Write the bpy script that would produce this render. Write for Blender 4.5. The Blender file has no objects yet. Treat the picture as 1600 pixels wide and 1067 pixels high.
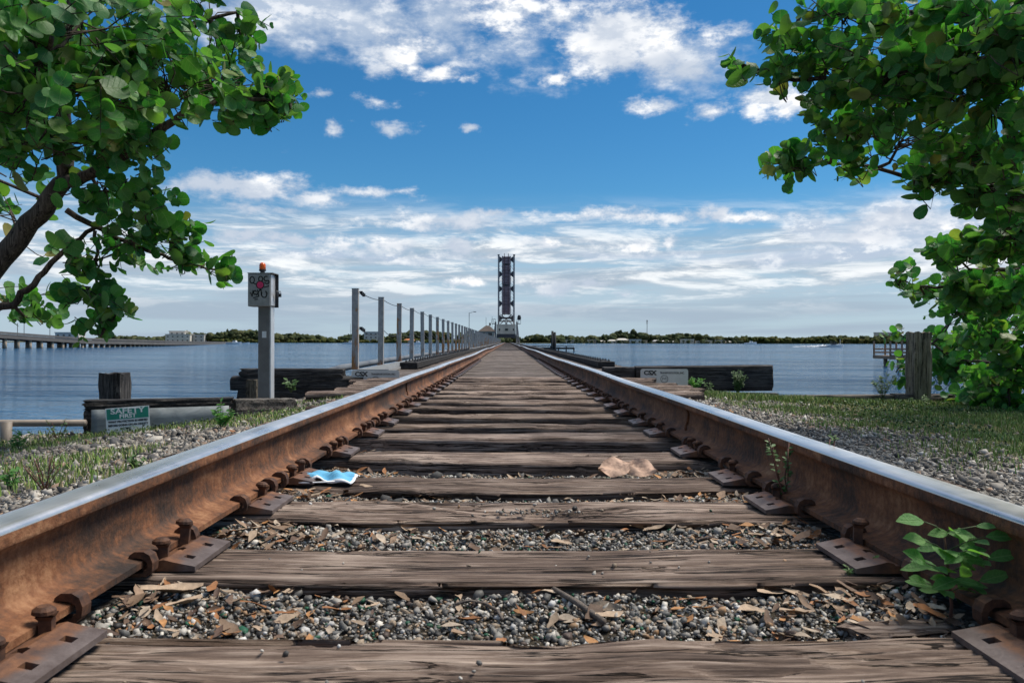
import bpy, math, random
import numpy as np
from mathutils import Vector, Matrix, Quaternion

random.seed(7)
RNG = np.random.default_rng(11)
S = bpy.context.scene
COL = S.collection
PI = math.pi

# ------------------------------------------------------------------ camera
F = 1244.0                 # focal length in photograph pixels (1600 wide)
CX, CY, CZ = -0.032, 0.0, 0.425
VPX, VPY = 793.0, 533.0
cd = bpy.data.cameras.new('camera')
cam = bpy.data.objects.new('camera', cd); COL.objects.link(cam)
cam.location = (CX, CY, CZ)
cam.rotation_euler = (PI / 2, math.radians(-0.12), 0)
cd.sensor_width = 36.0
cd.lens = F / 1600 * 36
cd.shift_x = 7 / 1600
cd.clip_start = 0.02; cd.clip_end = 20000
cd.dof.use_dof = True; cd.dof.focus_distance = 3.6; cd.dof.aperture_fstop = 16.0
S.camera = cam

def at(px, py, Y):
    return Vector((CX + (px - VPX) / F * Y, Y, CZ - (py - VPY) / F * Y))

# ------------------------------------------------------------------ node helper
class NT:
    def __init__(s, tree):
        s.t = tree; s.n = tree.nodes; s.l = tree.links
    def new(s, kind, **kw):
        n = s.n.new(kind)
        for k, v in kw.items(): setattr(n, k, v)
        return n
    def put(s, sock, v):
        if isinstance(v, bpy.types.NodeSocket): s.l.new(v, sock)
        elif v is not None:
            if hasattr(sock, 'default_value'):
                try: sock.default_value = v
                except Exception:
                    sock.default_value = tuple(v) + (1,) if len(v) == 3 else v
    def math(s, op, a, b=None, c=None, clamp=False):
        n = s.new('ShaderNodeMath', operation=op, use_clamp=clamp)
        s.put(n.inputs[0], a)
        if b is not None: s.put(n.inputs[1], b)
        if c is not None: s.put(n.inputs[2], c)
        return n.outputs[0]
    def vec(s, op, a, b=None):
        n = s.new('ShaderNodeVectorMath', operation=op)
        s.put(n.inputs[0], a)
        if b is not None: s.put(n.inputs[1], b)
        return n.outputs['Value'] if op in ('LENGTH', 'DOT_PRODUCT', 'DISTANCE') else n.outputs['Vector']
    def scale(s, a, k):
        n = s.new('ShaderNodeVectorMath', operation='SCALE')
        s.put(n.inputs[0], a); s.put(n.inputs['Scale'], k)
        return n.outputs['Vector']
    def xyz(s, x, y, z=0.0):
        n = s.new('ShaderNodeCombineXYZ')
        s.put(n.inputs[0], x); s.put(n.inputs[1], y); s.put(n.inputs[2], z)
        return n.outputs[0]
    def sep(s, v):
        n = s.new('ShaderNodeSeparateXYZ'); s.put(n.inputs[0], v)
        return n.outputs
    def noise(s, v, scale, detail=4, rough=0.55, dist=0.0, color=False):
        n = s.new('ShaderNodeTexNoise')
        s.put(n.inputs['Vector'], v); s.put(n.inputs['Scale'], scale)
        n.inputs['Detail'].default_value = detail
        n.inputs['Roughness'].default_value = rough
        n.inputs['Distortion'].default_value = dist
        return n.outputs['Color'] if color else n.outputs['Fac']
    def smooth(s, v, a, b, lo=0.0, hi=1.0):
        n = s.new('ShaderNodeMapRange', interpolation_type='SMOOTHSTEP')
        s.put(n.inputs['Value'], v)
        n.inputs['From Min'].default_value = a; n.inputs['From Max'].default_value = b
        n.inputs['To Min'].default_value = lo; n.inputs['To Max'].default_value = hi
        return n.outputs['Result']
    def mix(s, f, a, b, blend='MIX'):
        n = s.new('ShaderNodeMix', data_type='RGBA', blend_type=blend)
        s.put(n.inputs[0], f); s.put(n.inputs[6], a); s.put(n.inputs[7], b)
        return n.outputs[2]
    def ramp(s, f, stops, interp='LINEAR'):
        n = s.new('ShaderNodeValToRGB'); cr = n.color_ramp; cr.interpolation = interp
        while len(cr.elements) > 1: cr.elements.remove(cr.elements[-1])
        for i, (p, c) in enumerate(stops):
            e = cr.elements[0] if i == 0 else cr.elements.new(p)
            e.position = p
            c = (c, c, c) if isinstance(c, (int, float)) else c
            e.color = (c[0], c[1], c[2], 1)
        s.put(n.inputs[0], f)
        return n.outputs[0]
    def bump(s, h, strength=0.5, dist=0.01, normal=None):
        n = s.new('ShaderNodeBump')
        n.inputs['Strength'].default_value = strength
        n.inputs['Distance'].default_value = dist
        s.put(n.inputs['Height'], h)
        if normal is not None: s.put(n.inputs['Normal'], normal)
        return n.outputs[0]

def c4(c): return (c[0], c[1], c[2], 1)

# ------------------------------------------------------------------ sun + sky
SUN_AZ, SUN_EL = math.radians(70), math.radians(58)     # clockwise from +Y (to the right, a little behind)
sd = Vector((math.sin(SUN_AZ) * math.cos(SUN_EL), math.cos(SUN_AZ) * math.cos(SUN_EL), math.sin(SUN_EL)))
sl = bpy.data.lights.new('sun', 'SUN'); sun = bpy.data.objects.new('sun', sl); COL.objects.link(sun)
sl.energy = 2.8; sl.angle = math.radians(24); sl.color = (1.0, 0.93, 0.83)
sun.rotation_euler = sd.to_track_quat('Z', 'Y').to_euler()

W = bpy.data.worlds.new('World'); S.world = W; W.use_nodes = True
W.node_tree.nodes.clear()
k = NT(W.node_tree)
tc = k.new('ShaderNodeTexCoord').outputs['Generated']
sky = k.new('ShaderNodeTexSky', sky_type='NISHITA')
sky.sun_disc = False; sky.sun_elevation = SUN_EL; sky.sun_rotation = SUN_AZ
sky.air_density = 1.0; sky.dust_density = 0.3; sky.ozone_density = 4.0
hs = k.new('ShaderNodeHueSaturation'); hs.inputs['Saturation'].default_value = 1.28; hs.inputs['Value'].default_value = 1.0
hs.inputs['Hue'].default_value = 0.49
k.l.new(sky.outputs[0], hs.inputs['Color'])
skyc = k.mix(1.0, hs.outputs[0], (0.53, 0.75, 0.87, 1), 'MULTIPLY')
dx, dy, dz = k.sep(tc)
az = k.math('ARCTAN2', dx, dy); el = k.math('ARCSINE', dz)
wn = k.noise(tc, 16, 7, 0.6, color=True)
w0 = k.vec('SUBTRACT', wn, (0.5, 0.5, 0.5))
ae = k.xyz(az, el, 0.0)
q = k.vec('ADD', ae, k.vec('MULTIPLY', w0, (0.060, 0.034, 0)))
def ael(px, py):
    a = math.atan((px - VPX) / F); return a, math.atan((VPY - py) / F * math.cos(a))
# the larger clouds that stand in the sky: place (photograph pixels -> direction), half-size, weight
GL = [(470, 10, 170, 70, 1.0), (560, 40, 120, 50, .9), (690, 30, 80, 60, .75), (800, 60, 110, 45, .38), (1085, 105, 75, 40, .7), (1420, 355, 170, 38, 1.0), (1300, 395, 230, 18, 1.0), (1500, 380, 150, 30, .9), (1000, 400, 220, 9, .7), (560, 400, 260, 9, .7)]
BL = [(610, 85, 55, 26, .8), (640, 75, 35, 20, .8), (800, 12, 80, 38, .85), (870, 30, 40, 28, .7),
      (960, 62, 85, 52, 1.25), (1030, 70, 55, 40, 1.0), (1065, 115, 40, 16, .8), (1215, 160, 55, 24, 1.1), (1125, 60, 35, 22, .5),
      (690, 112, 45, 17, .8), (735, 122, 22, 12, .7), (865, 120, 26, 11, .8), (1010, 168, 42, 13, .8), (1115, 175, 32, 13, .7),
      (612, 203, 28, 13, .7), (525, 202, 18, 9, .8), (585, 160, 30, 11, .7), (490, 150, 20, 8, .7), (735, 199, 14, 7, .7),
      (380, 296, 115, 22, .9), (290, 292, 60, 18, .8), (480, 310, 60, 12, .7), (590, 305, 60, 9, .62), (400, 325, 50, 8, .6), (540, 318, 30, 8, .6),
      (1370, 362, 60, 14, .8), (1400, 345, 70, 14, .95), (1490, 348, 40, 10, .8), (1000, 335, 150, 14, .8), (1150, 338, 90, 10, .75),
      (720, 446, 24, 14, 1.1), (860, 448, 46, 17, 1.0), (925, 443, 26, 9, .8), (980, 465, 20, 9, .8), (980, 385, 48, 16, 1.0), (715, 384, 32, 14, 1.0),
      (600, 380, 60, 14, .95), (1050, 380, 18, 11, .9), (850, 382, 45, 11, .85), (690, 345, 130, 16, .75), (460, 375, 140, 14, .75), (780, 332, 60, 8, .7)]
def blobs(lst):
    cum = None
    for (px, py, rx, ry, wgt) in lst:
        a, e = ael(px, py)
        d = k.vec('LENGTH', k.vec('MULTIPLY', k.vec('SUBTRACT', q, (a, e, 0)), (F / rx / 1.25, F / ry / 1.25, 0)))
        v = k.math('MULTIPLY_ADD', d, -wgt, wgt)
        cum = v if cum is None else k.math('MAXIMUM', cum, v)
    return cum
cum = blobs(BL); cumg = k.math('MAXIMUM', blobs(GL), -0.4)
cum = k.math('MAXIMUM', cum, k.smooth(el, 0.40, 0.68, -0.36, 0.42))  # unseen cloud sheet above the view, added to whiten and lift ambient light
cv = k.vec('MULTIPLY', tc, (1, 1, 2.0))
n1 = k.noise(cv, 24, 10, 0.64)
n1b = k.noise(k.vec('ADD', cv, (0.004, -0.002, 0.016)), 24, 10, 0.64)
dens = k.math('ADD', cum, k.math('MULTIPLY_ADD', n1, 2.1, -1.11))
al_c = k.math('MULTIPLY', k.smooth(dens, -0.06, 0.70), 0.97)
relief = k.smooth(k.math('SUBTRACT', n1, n1b), -0.09, 0.07)
big = k.noise(k.vec('ADD', cv, (3.1, 0, 0)), 7, 4, 0.5)
lum = k.math('MULTIPLY', k.math('MULTIPLY_ADD', relief, 0.55, k.math('MULTIPLY', k.smooth(dens, 0.0, 0.7), 0.55)), k.smooth(big, .38, .60, .12, 1.0), clamp=True)
ccol = k.mix(lum, (4.3, 5.0, 6.1, 1), (9.3, 9.3, 9.3, 1))
# streaky layer above the horizon
sv = k.xyz(k.math('MULTIPLY', az, 3.6), k.math('MULTIPLY', el, 26.0), 0.3)
s1 = k.noise(sv, 1.6, 9, 0.66, 0.5)
s2 = k.noise(k.xyz(k.math('MULTIPLY_ADD', az, 3.6, 0.06), k.math('MULTIPLY_ADD', el, 26.0, 0.22), 0.3), 1.6, 9, 0.66, 0.5)
bandm = k.math('MULTIPLY', k.smooth(el, 0.02, 0.085), k.smooth(el, 0.185, 0.115))
al_s = k.math('MULTIPLY', k.smooth(s1, 0.40, 0.64), bandm)
scol = k.mix(k.smooth(k.math('SUBTRACT', s1, s2), -0.07, 0.09), (4.3, 4.9, 5.6, 1), (8.6, 8.8, 8.9, 1))
# pale air towards the horizon
hz = k.smooth(el, 0.19, 0.05)
base = k.mix(k.math('MULTIPLY', hz, 0.80), skyc, (4.1, 5.1, 6.15, 1))
low = k.noise(k.xyz(k.math('MULTIPLY', az, 1.6), k.math('MULTIPLY', el, 30.0), 4.0), 1.3, 6, 0.55, 0.4)
base = k.mix(k.math('MULTIPLY', k.smooth(low, 0.42, 0.62), k.math('MULTIPLY', k.smooth(el, 0.17, 0.09), 0.85)), base, (3.3, 4.1, 5.0, 1))
c1 = k.mix(k.math('MULTIPLY', al_s, 0.92), base, scol)
ng = k.noise(k.vec('ADD', cv, (1.7, 2.2, 0.4)), 17, 10, 0.62)
dg_ = k.math('ADD', cumg, k.math('MULTIPLY_ADD', ng, 1.9, -0.98))
al_g = k.math('MULTIPLY', k.smooth(dg_, -0.10, 0.75), 0.90)
gcol = k.mix(k.math('MULTIPLY', relief, k.smooth(ng, .42, .66)), (4.3, 5.1, 6.3, 1), (8.0, 8.25, 8.6, 1))
c1 = k.mix(al_g, c1, gcol)
fade = k.smooth(el, 0.0, 0.10, 0.62, 1.0)
c2 = k.mix(k.math('MULTIPLY', al_c, fade), c1, ccol)
bg = k.new('ShaderNodeBackground'); bg.inputs['Strength'].default_value = 0.066
k.l.new(c2, bg.inputs['Color'])
wo = k.new('ShaderNodeOutputWorld'); k.l.new(bg.outputs[0], wo.inputs['Surface'])
W.cycles.sampling_method = 'MANUAL'; W.cycles.sample_map_resolution = 1024

S.view_settings.view_transform = 'Standard'; S.view_settings.look = 'None'
S.view_settings.exposure = 0.85; S.view_settings.gamma = 1.0
S.render.engine = 'CYCLES'
S.cycles.use_denoising = True
S.cycles.max_bounces = 8; S.cycles.diffuse_bounces = 6; S.cycles.transparent_max_bounces = 8
S.cycles.sample_clamp_indirect = 4.0

# ------------------------------------------------------------------ materials
M = {}
def material(name):
    m = bpy.data.materials.new(name); m.use_nodes = True
    t = NT(m.node_tree); t.b = m.node_tree.nodes['Principled BSDF']
    M[name] = m
    return t
def setp(t, **kw):
    for a, v in kw.items():
        t.put(t.b.inputs[{'col': 'Base Color', 'rough': 'Roughness', 'metal': 'Metallic', 'nor': 'Normal', 'spec': 'Specular IOR Level',
                          'sub': 'Transmission Weight', 'ior': 'IOR', 'emit': 'Emission Color', 'es': 'Emission Strength'}[a]], c4(v) if isinstance(v, tuple) and len(v) == 3 and a in ('col', 'emit') else v)
def ocoord(t, rnd=True):
    o = t.new('ShaderNodeTexCoord').outputs['Object']
    if rnd:
        r = t.new('ShaderNodeObjectInfo').outputs['Random']
        o = t.vec('ADD', o, t.scale((13.1, 7.7, 5.3), r))
    return o
def plain(name, col, rough=0.6, metal=0.0, var=0.25, scale=20, bump=0.15):
    t = material(name); o = ocoord(t)
    n = t.noise(o, scale, 5, 0.6)
    lo = tuple(c * (1 - var) for c in col); hi = tuple(min(1, c * (1 + var)) for c in col)
    setp(t, col=t.ramp(n, [(0.3, lo), (0.7, hi)]), rough=rough, metal=metal)
    if bump: setp(t, nor=t.bump(t.noise(o, scale * 4, 4), bump, 0.01))
    return t

def wood(name, dark, mid, light, axis=0, fine=1.0, bstr=0.9):
    t = material(name); o = ocoord(t)
    st = [30.0 * fine] * 3; st[axis] = 1.0 * fine
    v = t.vec('MULTIPLY', o, tuple(st))
    g1 = t.noise(v, 1.3, 5, 0.62, 0.35)
    g2 = t.noise(v, 3.6, 9, 0.74, 0.3)
    g3 = t.noise(t.vec('MULTIPLY', o, (4, 4, 4)), 1.0, 4, 0.6)
    crack = t.smooth(t.math('ABSOLUTE', t.math('SUBTRACT', g1, 0.46)), 0.002, 0.026)
    f = t.math('ADD', t.math('MULTIPLY', g2, 0.75), t.math('MULTIPLY', g3, 0.27))
    col = t.ramp(f, [(0.37, dark), (0.5, mid), (0.65, light)])
    col = t.mix(t.math('SUBTRACT', 1.0, crack), col, c4(tuple(c * 0.4 for c in dark)))
    rv = t.new('ShaderNodeObjectInfo').outputs['Random']
    col = t.mix(1.0, col, t.ramp(rv, [(0, (.72, .70, .70)), (.5, (1.0, .98, .95)), (1, (1.22, 1.22, 1.24))]), 'MULTIPLY')
    h = t.math('ADD', t.math('MULTIPLY', crack, 0.6), t.math('MULTIPLY', g2, 0.5))
    setp(t, col=col, rough=0.85, spec=0.25, nor=t.bump(h, bstr, 0.006))
    return t
wood('tie_wood', (0.026, 0.018, 0.014), (0.14, 0.100, 0.079), (0.39, 0.315, 0.26), 0)
wood('deck_tie_wood', (0.07, 0.058, 0.051), (0.135, 0.112, 0.098), (0.215, 0.183, 0.163), 0, 1.0, .5)
wood('black_timber', (0.008, 0.008, 0.008), (0.032, 0.030, 0.029), (0.11, 0.102, 0.096), 0)
wood('grey_timber', (0.04, 0.036, 0.032), (0.12, 0.108, 0.096), (0.25, 0.23, 0.205), 0)
wood('post_timber', (0.035, 0.03, 0.022), (0.13, 0.115, 0.085), (0.27, 0.245, 0.19), 2)
wood('dark_post', (0.008, 0.008, 0.009), (0.03, 0.029, 0.03), (0.11, 0.105, 0.10), 2)
wood('bark', (0.02, 0.015, 0.012), (0.06, 0.047, 0.037), (0.14, 0.115, 0.092), 2, 0.6, 0.6)

t = material('rail_rust'); o = ocoord(t, False)
n = t.noise(t.vec('MULTIPLY', o, (1, .45, 1)), 9, 8, 0.65); n2 = t.noise(o, 70, 5, 0.65)
z = t.sep(o)[2]
drip = t.noise(t.vec('MULTIPLY', o, (1, 18, 1.2)), 2.2, 5, 0.6)
f = t.math('ADD', t.math('MULTIPLY', n, 0.6), t.math('ADD', t.math('MULTIPLY', n2, 0.25), t.math('MULTIPLY', drip, 0.18)))
col = t.ramp(f, [(0.39, (0.022, 0.013, 0.009)), (0.47, (0.07, 0.032, 0.016)), (0.555, (0.175, 0.068, 0.026)), (0.67, (0.34, 0.175, 0.085))])
setp(t, col=col, rough=0.8, metal=0.05, nor=t.bump(n2, 0.6, 0.006))
t = material('rail_steel'); o = ocoord(t, False)
st = t.noise(t.vec('MULTIPLY', o, (240, 1.1, 60)), 1.0, 5, 0.6); p = t.noise(o, 6, 5, 0.6)
ff = t.math('ADD', t.math('MULTIPLY', st, .6), t.math('MULTIPLY', p, .4))
col = t.ramp(ff, [(0.33, (0.40, 0.33, 0.28)), (0.43, (0.72, 0.69, 0.66)), (0.65, (0.86, 0.84, 0.82))])
setp(t, col=col, metal=.86, rough=t.ramp(p, [(0.3, .22), (0.7, .40)]), nor=t.bump(st, 0.08, 0.002))
t = material('plate_rust'); o = ocoord(t); pxx = t.math('ABSOLUTE', t.sep(t.new('ShaderNodeTexCoord').outputs['Object'])[0])
n = t.noise(o, 22, 7, 0.65); n2 = t.noise(o, 160, 4)
wear = t.smooth(t.math('ADD', pxx, t.math('MULTIPLY', n, .05)), .672, .645)
setp(t, col=t.mix(wear, t.ramp(n, [(0.32, (0.055, 0.036, 0.032)), (0.5, (0.14, 0.07, 0.042)), (0.68, (0.25, 0.115, 0.055))]), t.ramp(n, [(.3, (.085, .062, .055)), (.7, (.19, .155, .145))])), rough=0.55, metal=0.35, nor=t.bump(n2, 0.3, 0.003))
t = material('hardware_rust'); o = ocoord(t)
n = t.noise(o, 45, 6, 0.65)
setp(t, col=t.ramp(n, [(0.3, (0.022, 0.013, 0.010)), (0.5, (0.075, 0.033, 0.018)), (0.72, (0.17, 0.075, 0.035))]), rough=0.75, metal=0.2, nor=t.bump(n, 0.4, 0.004))

def island(name, stops, rough=0.8, noise_amt=0.35, scale=120, bump=0.4, spec=0.3, trans=None):
    t = material(name)
    r = t.new('ShaderNodeNewGeometry').outputs['Random Per Island']
    col = t.ramp(r, stops, 'CONSTANT')
    o = ocoord(t, False); n = t.noise(o, scale, 5, 0.65)
    col = t.mix(noise_amt, col, t.ramp(n, [(0.3, 0.25), (0.7, 1.0)]), 'MULTIPLY')
    r2 = t.math('FRACT', t.math('MULTIPLY', r, 37.7))
    col = t.mix(1.0, col, t.ramp(r2, [(0, 0.68), (1, 1.12)]), 'MULTIPLY')
    setp(t, col=col, rough=rough, spec=spec)
    if bump: setp(t, nor=t.bump(n, bump, 0.004))
    return t
island('pebble', [(0, (0.055, .052, .048)), (.12, (.12, .115, .105)), (.27, (.25, .235, .21)), (.42, (.14, .138, .13)), (.51, (.40, .37, .325)), (.63, (.60, .56, .49)), (.73, (.31, .24, .17)),
                  (.84, (.36, .22, .12)), (.89, (.02, .10, .055)), (.93, (.62, .60, .57)), (.97, (.10, .07, .055))], rough=0.55)
island('ballast', [(0, (.13, .12, .108)), (.18, (.22, .20, .175)), (.36, (.34, .31, .27)), (.55, (.47, .435, .38)), (.68, (.28, .24, .195)), (.80, (.09, .087, .085)), (.90, (.34, .235, .17)), (.95, (.60, .57, .52))])
island('grey_stone', [(0, (.075, .073, .07)), (.25, (.14, .135, .128)), (.55, (.23, .215, .195)), (.75, (.34, .30, .25)), (.9, (.45, .41, .35))])
island('dry_leaf', [(0, (.16, .10, .066)), (.2, (.30, .20, .13)), (.42, (.42, .31, .215)), (.60, (.50, .40, .30)), (.74, (.36, .16, .065)), (.86, (.50, .25, .10)), (.93, (.12, .075, .055))], rough=0.7, scale=90, noise_amt=.55, bump=.4)
island('blade', [(0, (.13, .23, .05)), (.3, (.19, .30, .065)), (.58, (.27, .34, .095)), (.82, (.38, .36, .16)), (.94, (.46, .38, .22))], rough=.6, noise_amt=.1, bump=0)
island('cover_leaf', [(0, (.035, .085, .02)), (.4, (.055, .115, .028)), (.75, (.085, .13, .035)), (.93, (.16, .13, .05))], rough=.55, noise_amt=.15, bump=0)
island('far_foliage', [(0, (.045, .062, .030)), (.35, (.065, .083, .038)), (.6, (.088, .10, .046)), (.85, (.12, .125, .06))], rough=.9, noise_amt=.6, scale=.6, bump=0, spec=.05)
island('far_mangrove', [(0, (.06, .075, .02)), (.5, (.085, .095, .03)), (.8, (.12, .11, .04))], rough=.9, noise_amt=.6, scale=.6, bump=0, spec=.05)

# ground: shell grit, soil and thin green patches
t = material('ground_soil'); o = t.new('ShaderNodeTexCoord').outputs['Object']
n = t.noise(o, 60, 8, .7); n2 = t.noise(o, 4, 5, .6)
X, Y_, Z_ = t.sep(o)
vo = t.new('ShaderNodeTexVoronoi'); vo.inputs['Scale'].default_value = 75; t.put(vo.inputs['Vector'], o)
vr = t.sep(vo.outputs['Color'])[0]
grit = t.mix(t.smooth(vo.outputs['Distance'], .25, .75), t.ramp(vr, [(0, (.10, .09, .08)), (.3, (.24, .22, .195)), (.6, (.42, .395, .35)), (.9, (.58, .55, .50))]), (.05, .044, .037, 1))
soil = t.ramp(n, [(.35, (.02, .018, .014)), (.6, (.075, .062, .045)), (.75, (.15, .12, .09))])
green = t.ramp(n, [(.3, (.07, .075, .03)), (.55, (.15, .145, .065)), (.75, (.27, .235, .14))])
inner = t.smooth(t.math('ABSOLUTE', X), .9, .62)
gm = t.math('MULTIPLY', t.smooth(X, 1.7, 2.6), t.smooth(t.math('ADD', Y_, t.math('MULTIPLY', n2, 2.0)), 3.9, 5.0))
col = t.mix(inner, grit, soil); col = t.mix(gm, col, green)
setp(t, col=col, rough=.95, spec=.1, nor=t.bump(n, .8, .02))

# water
t = material('water'); o = t.new('ShaderNodeTexCoord').outputs['Object']
wv3 = t.noise(t.vec('MULTIPLY', o, (.006, .03, 1)), 1.0, 4, .5)
h = t.noise(t.vec('MULTIPLY', o, (.022, .06, 1)), 1.0, 10, .60, .2)
setp(t, col=t.mix(t.smooth(wv3, .4, .62), (.022, .095, .205, 1), (.04, .14, .27, 1)), rough=.09, ior=1.33, spec=.30, nor=t.bump(h, 1.0, 20.0))

# sea-grape leaves: pale veins from the leaf's own coordinates
def leafmat(name, stops, vein, back=(.16, .22, .10)):
    t = material(name)
    g = t.new('ShaderNodeNewGeometry')
    r = t.math('FRACT', t.math('ADD', g.outputs['Random Per Island'], t.new('ShaderNodeObjectInfo').outputs['Random']))
    uv = t.new('ShaderNodeUVMap'); uv.uv_map = 'UVMap'
    u, v, _ = t.sep(uv.outputs[0])
    u = t.math('SUBTRACT', u, .5)
    au = t.math('ABSOLUTE', u)
    rib = t.smooth(au, .022, .008)
    sidev = t.math('PINGPONG', t.math('SUBTRACT', t.math('MULTIPLY', v, 5.0), t.math('MULTIPLY', au, 3.2)), .5)
    side = t.smooth(sidev, .07, .0)
    vn = t.math('MAXIMUM', rib, t.math('MULTIPLY', side, .7))
    o = ocoord(t, False); n = t.noise(o, 14, 5, .6)
    col = t.ramp(r, stops)
    col = t.mix(.5, col, t.ramp(n, [(.3, .35), (.7, 1.0)]), 'MULTIPLY')
    col = t.mix(t.math('MULTIPLY', vn, .55), col, c4(vein))
    col = t.mix(t.math('MULTIPLY', g.outputs['Backfacing'], .45), col, c4(back))
    setp(t, col=col, rough=.48, spec=.40, nor=t.bump(t.math('ADD', t.math('MULTIPLY', vn, -.6), n), .5, .008))
    tr = t.new('ShaderNodeBsdfTranslucent'); t.put(tr.inputs['Color'], t.mix(1.0, col, (1.1, 1.6, .45, 1), 'MULTIPLY'))
    mx = t.new('ShaderNodeMixShader'); mx.inputs[0].default_value = .45
    t.l.new(t.b.outputs[0], mx.inputs[1]); t.l.new(tr.outputs[0], mx.inputs[2])
    t.l.new(mx.outputs[0], t.n['Material Output'].inputs['Surface'])
leafmat('sea_grape_leaf', [(0, (.04, .17, .05)), (.35, (.06, .225, .06)), (.65, (.095, .27, .065)), (.86, (.13, .30, .07)), (.965, (.20, .29, .075)), (.995, (.30, .24, .08))], (.24, .32, .16))
leafmat('weed_leaf', [(0, (.10, .28, .07)), (.6, (.14, .34, .09)), (1, (.19, .38, .11))], (.30, .45, .20))

plain('galvanised', (.40, .40, .385), .5, .25, .18, 9)
t = material('painted_post'); o = ocoord(t)
n = t.noise(t.vec('MULTIPLY', o, (1, 1, .35)), 9, 6, .65)
zz = t.sep(t.new('ShaderNodeTexCoord').outputs['Object'])[2]
r = t.new('ShaderNodeObjectInfo').outputs['Random']
amt = t.math('SUBTRACT', t.math('ADD', n, t.math('MULTIPLY', r, .14)), t.math('MULTIPLY', zz, .20))
rust = t.smooth(amt, .50, .60)
paint = t.ramp(t.noise(o, 14, 5), [(.3, (.25, .232, .212)), (.7, (.39, .37, .34))])
setp(t, col=t.mix(rust, paint, t.ramp(n, [(.4, (.20, .075, .025)), (.7, (.40, .19, .06))])), rough=.6)
plain('tan_leaf', (.42, .27, .19), .7, 0, .35, 18, .3)
plain('dark_rock', (.085, .083, .082), .85, 0, .45, 30, .5)
plain('concrete', (.36, .34, .31), .9, 0, .2, 5, .3)
plain('tan_concrete', (.58, .48, .37), .9, 0, .22, .6, .1)
plain('aluminium_box', (.29, .29, .28), .5, .45, .2, 12)
plain('pole_steel', (.15, .147, .142), .5, .45, .2, 8)
plain('orange_lens', (.75, .13, .015), .22, 0, .12, 30, 0)
plain('black_metal', (.018, .018, .02), .5, .2, .2, 20)
plain('black_paint', (.012, .012, .013), .55, 0, .1, 20, 0)
plain('pink_paint', (.62, .03, .12), .5, 0, .15, 60, 0)
plain('white_paint', (.74, .74, .72), .55, 0, .08, 10, .05)
plain('sunlit_and_sticker_steel', (.62, .64, .66), .4, .5, .12, 12, .05)  # pale copy with sunlight put into the colour; the sticker shares it
plain('sign_green', (.008, .22, .15), .45, 0, .15, 15, .05)
plain('sign_panel_grey', (.60, .575, .53), .55, .1, .1, 8, .1)
t = material('sheet_metal'); o = ocoord(t)
n = t.noise(t.vec('MULTIPLY', o, (1.5, 1, 3.2)), 4, 6, .6, 1.0)
setp(t, col=t.ramp(n, [(.3, (.12, .14, .15)), (.5, (.18, .205, .215)), (.75, (.27, .30, .31))]), rough=.65, metal=.1, nor=t.bump(n, .25, .02))
plain('pipe_brown', (.23, .19, .155), .6, .1, .2, 10)
plain('rubber_pipe', (.13, .14, .15), .55, 0, .2, 6)
plain('mask_blue', (.12, .40, .62), .8, 0, .06, 120, .2)
plain('mask_white', (.72, .74, .76), .8, 0, .05, 120, .2)
plain('truss_steel', (.28, .255, .245), .7, .2, .3, 1.2, 0)
plain('truss_dark', (.06, .055, .058), .75, .1, .3, 1.5, 0)
plain('leaf_deck', (.30, .21, .22), .8, 0, .3, 1.2, 0)
plain('leaf_rail', (.16, .085, .085), .7, .2, .3, 1.2, 0)
plain('house_wall_tan', (.33, .29, .24), .85, 0, .15, 1, 0)
plain('roof_brown', (.10, .075, .06), .85, 0, .2, 1, 0)
plain('window_dark', (.015, .018, .02), .15, 0, .1, 1, 0)
plain('far_white', (.52, .49, .44), .8, 0, .12, .15, 0)
plain('far_cream', (.46, .37, .26), .8, 0, .12, .15, 0)
plain('far_roof_grey', (.42, .41, .40), .8, 0, .15, .2, 0)
plain('far_roof_orange', (.45, .16, .06), .8, 0, .15, .2, 0)
plain('bridge_concrete', (.105, .10, .095), .9, 0, .2, .3, 0)
plain('bridge_pile', (.36, .29, .21), .9, 0, .25, .5, 0)
plain('pier_wood', (.23, .155, .10), .85, 0, .25, 2, 0)
plain('foam', (.72, .75, .77), .8, 0, .1, 1, 0)
plain('shore_land', (.12, .12, .05), .95, 0, .3, .05, 0)
plain('stem_red', (.11, .045, .03), .7, 0, .25, 60, 0)
plain('stem_green', (.075, .105, .035), .7, 0, .25, 60, 0)
plain('chalk', (.62, .50, .40), .9, 0, .1, 60, 0)
plain('boat_white', (.75, .75, .74), .35, 0, .05, 1, 0)
plain('boat_dark', (.05, .06, .08), .4, 0, .1, 1, 0)
plain('twig_wood', (.13, .105, .085), .85, 0, .35, 60, .4)
plain('dung_brown', (.17, .12, .075), .95, 0, .35, 90, .7)
t = M['orange_lens'].node_tree.nodes['Principled BSDF']; t.inputs['Transmission Weight'].default_value = .25

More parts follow.
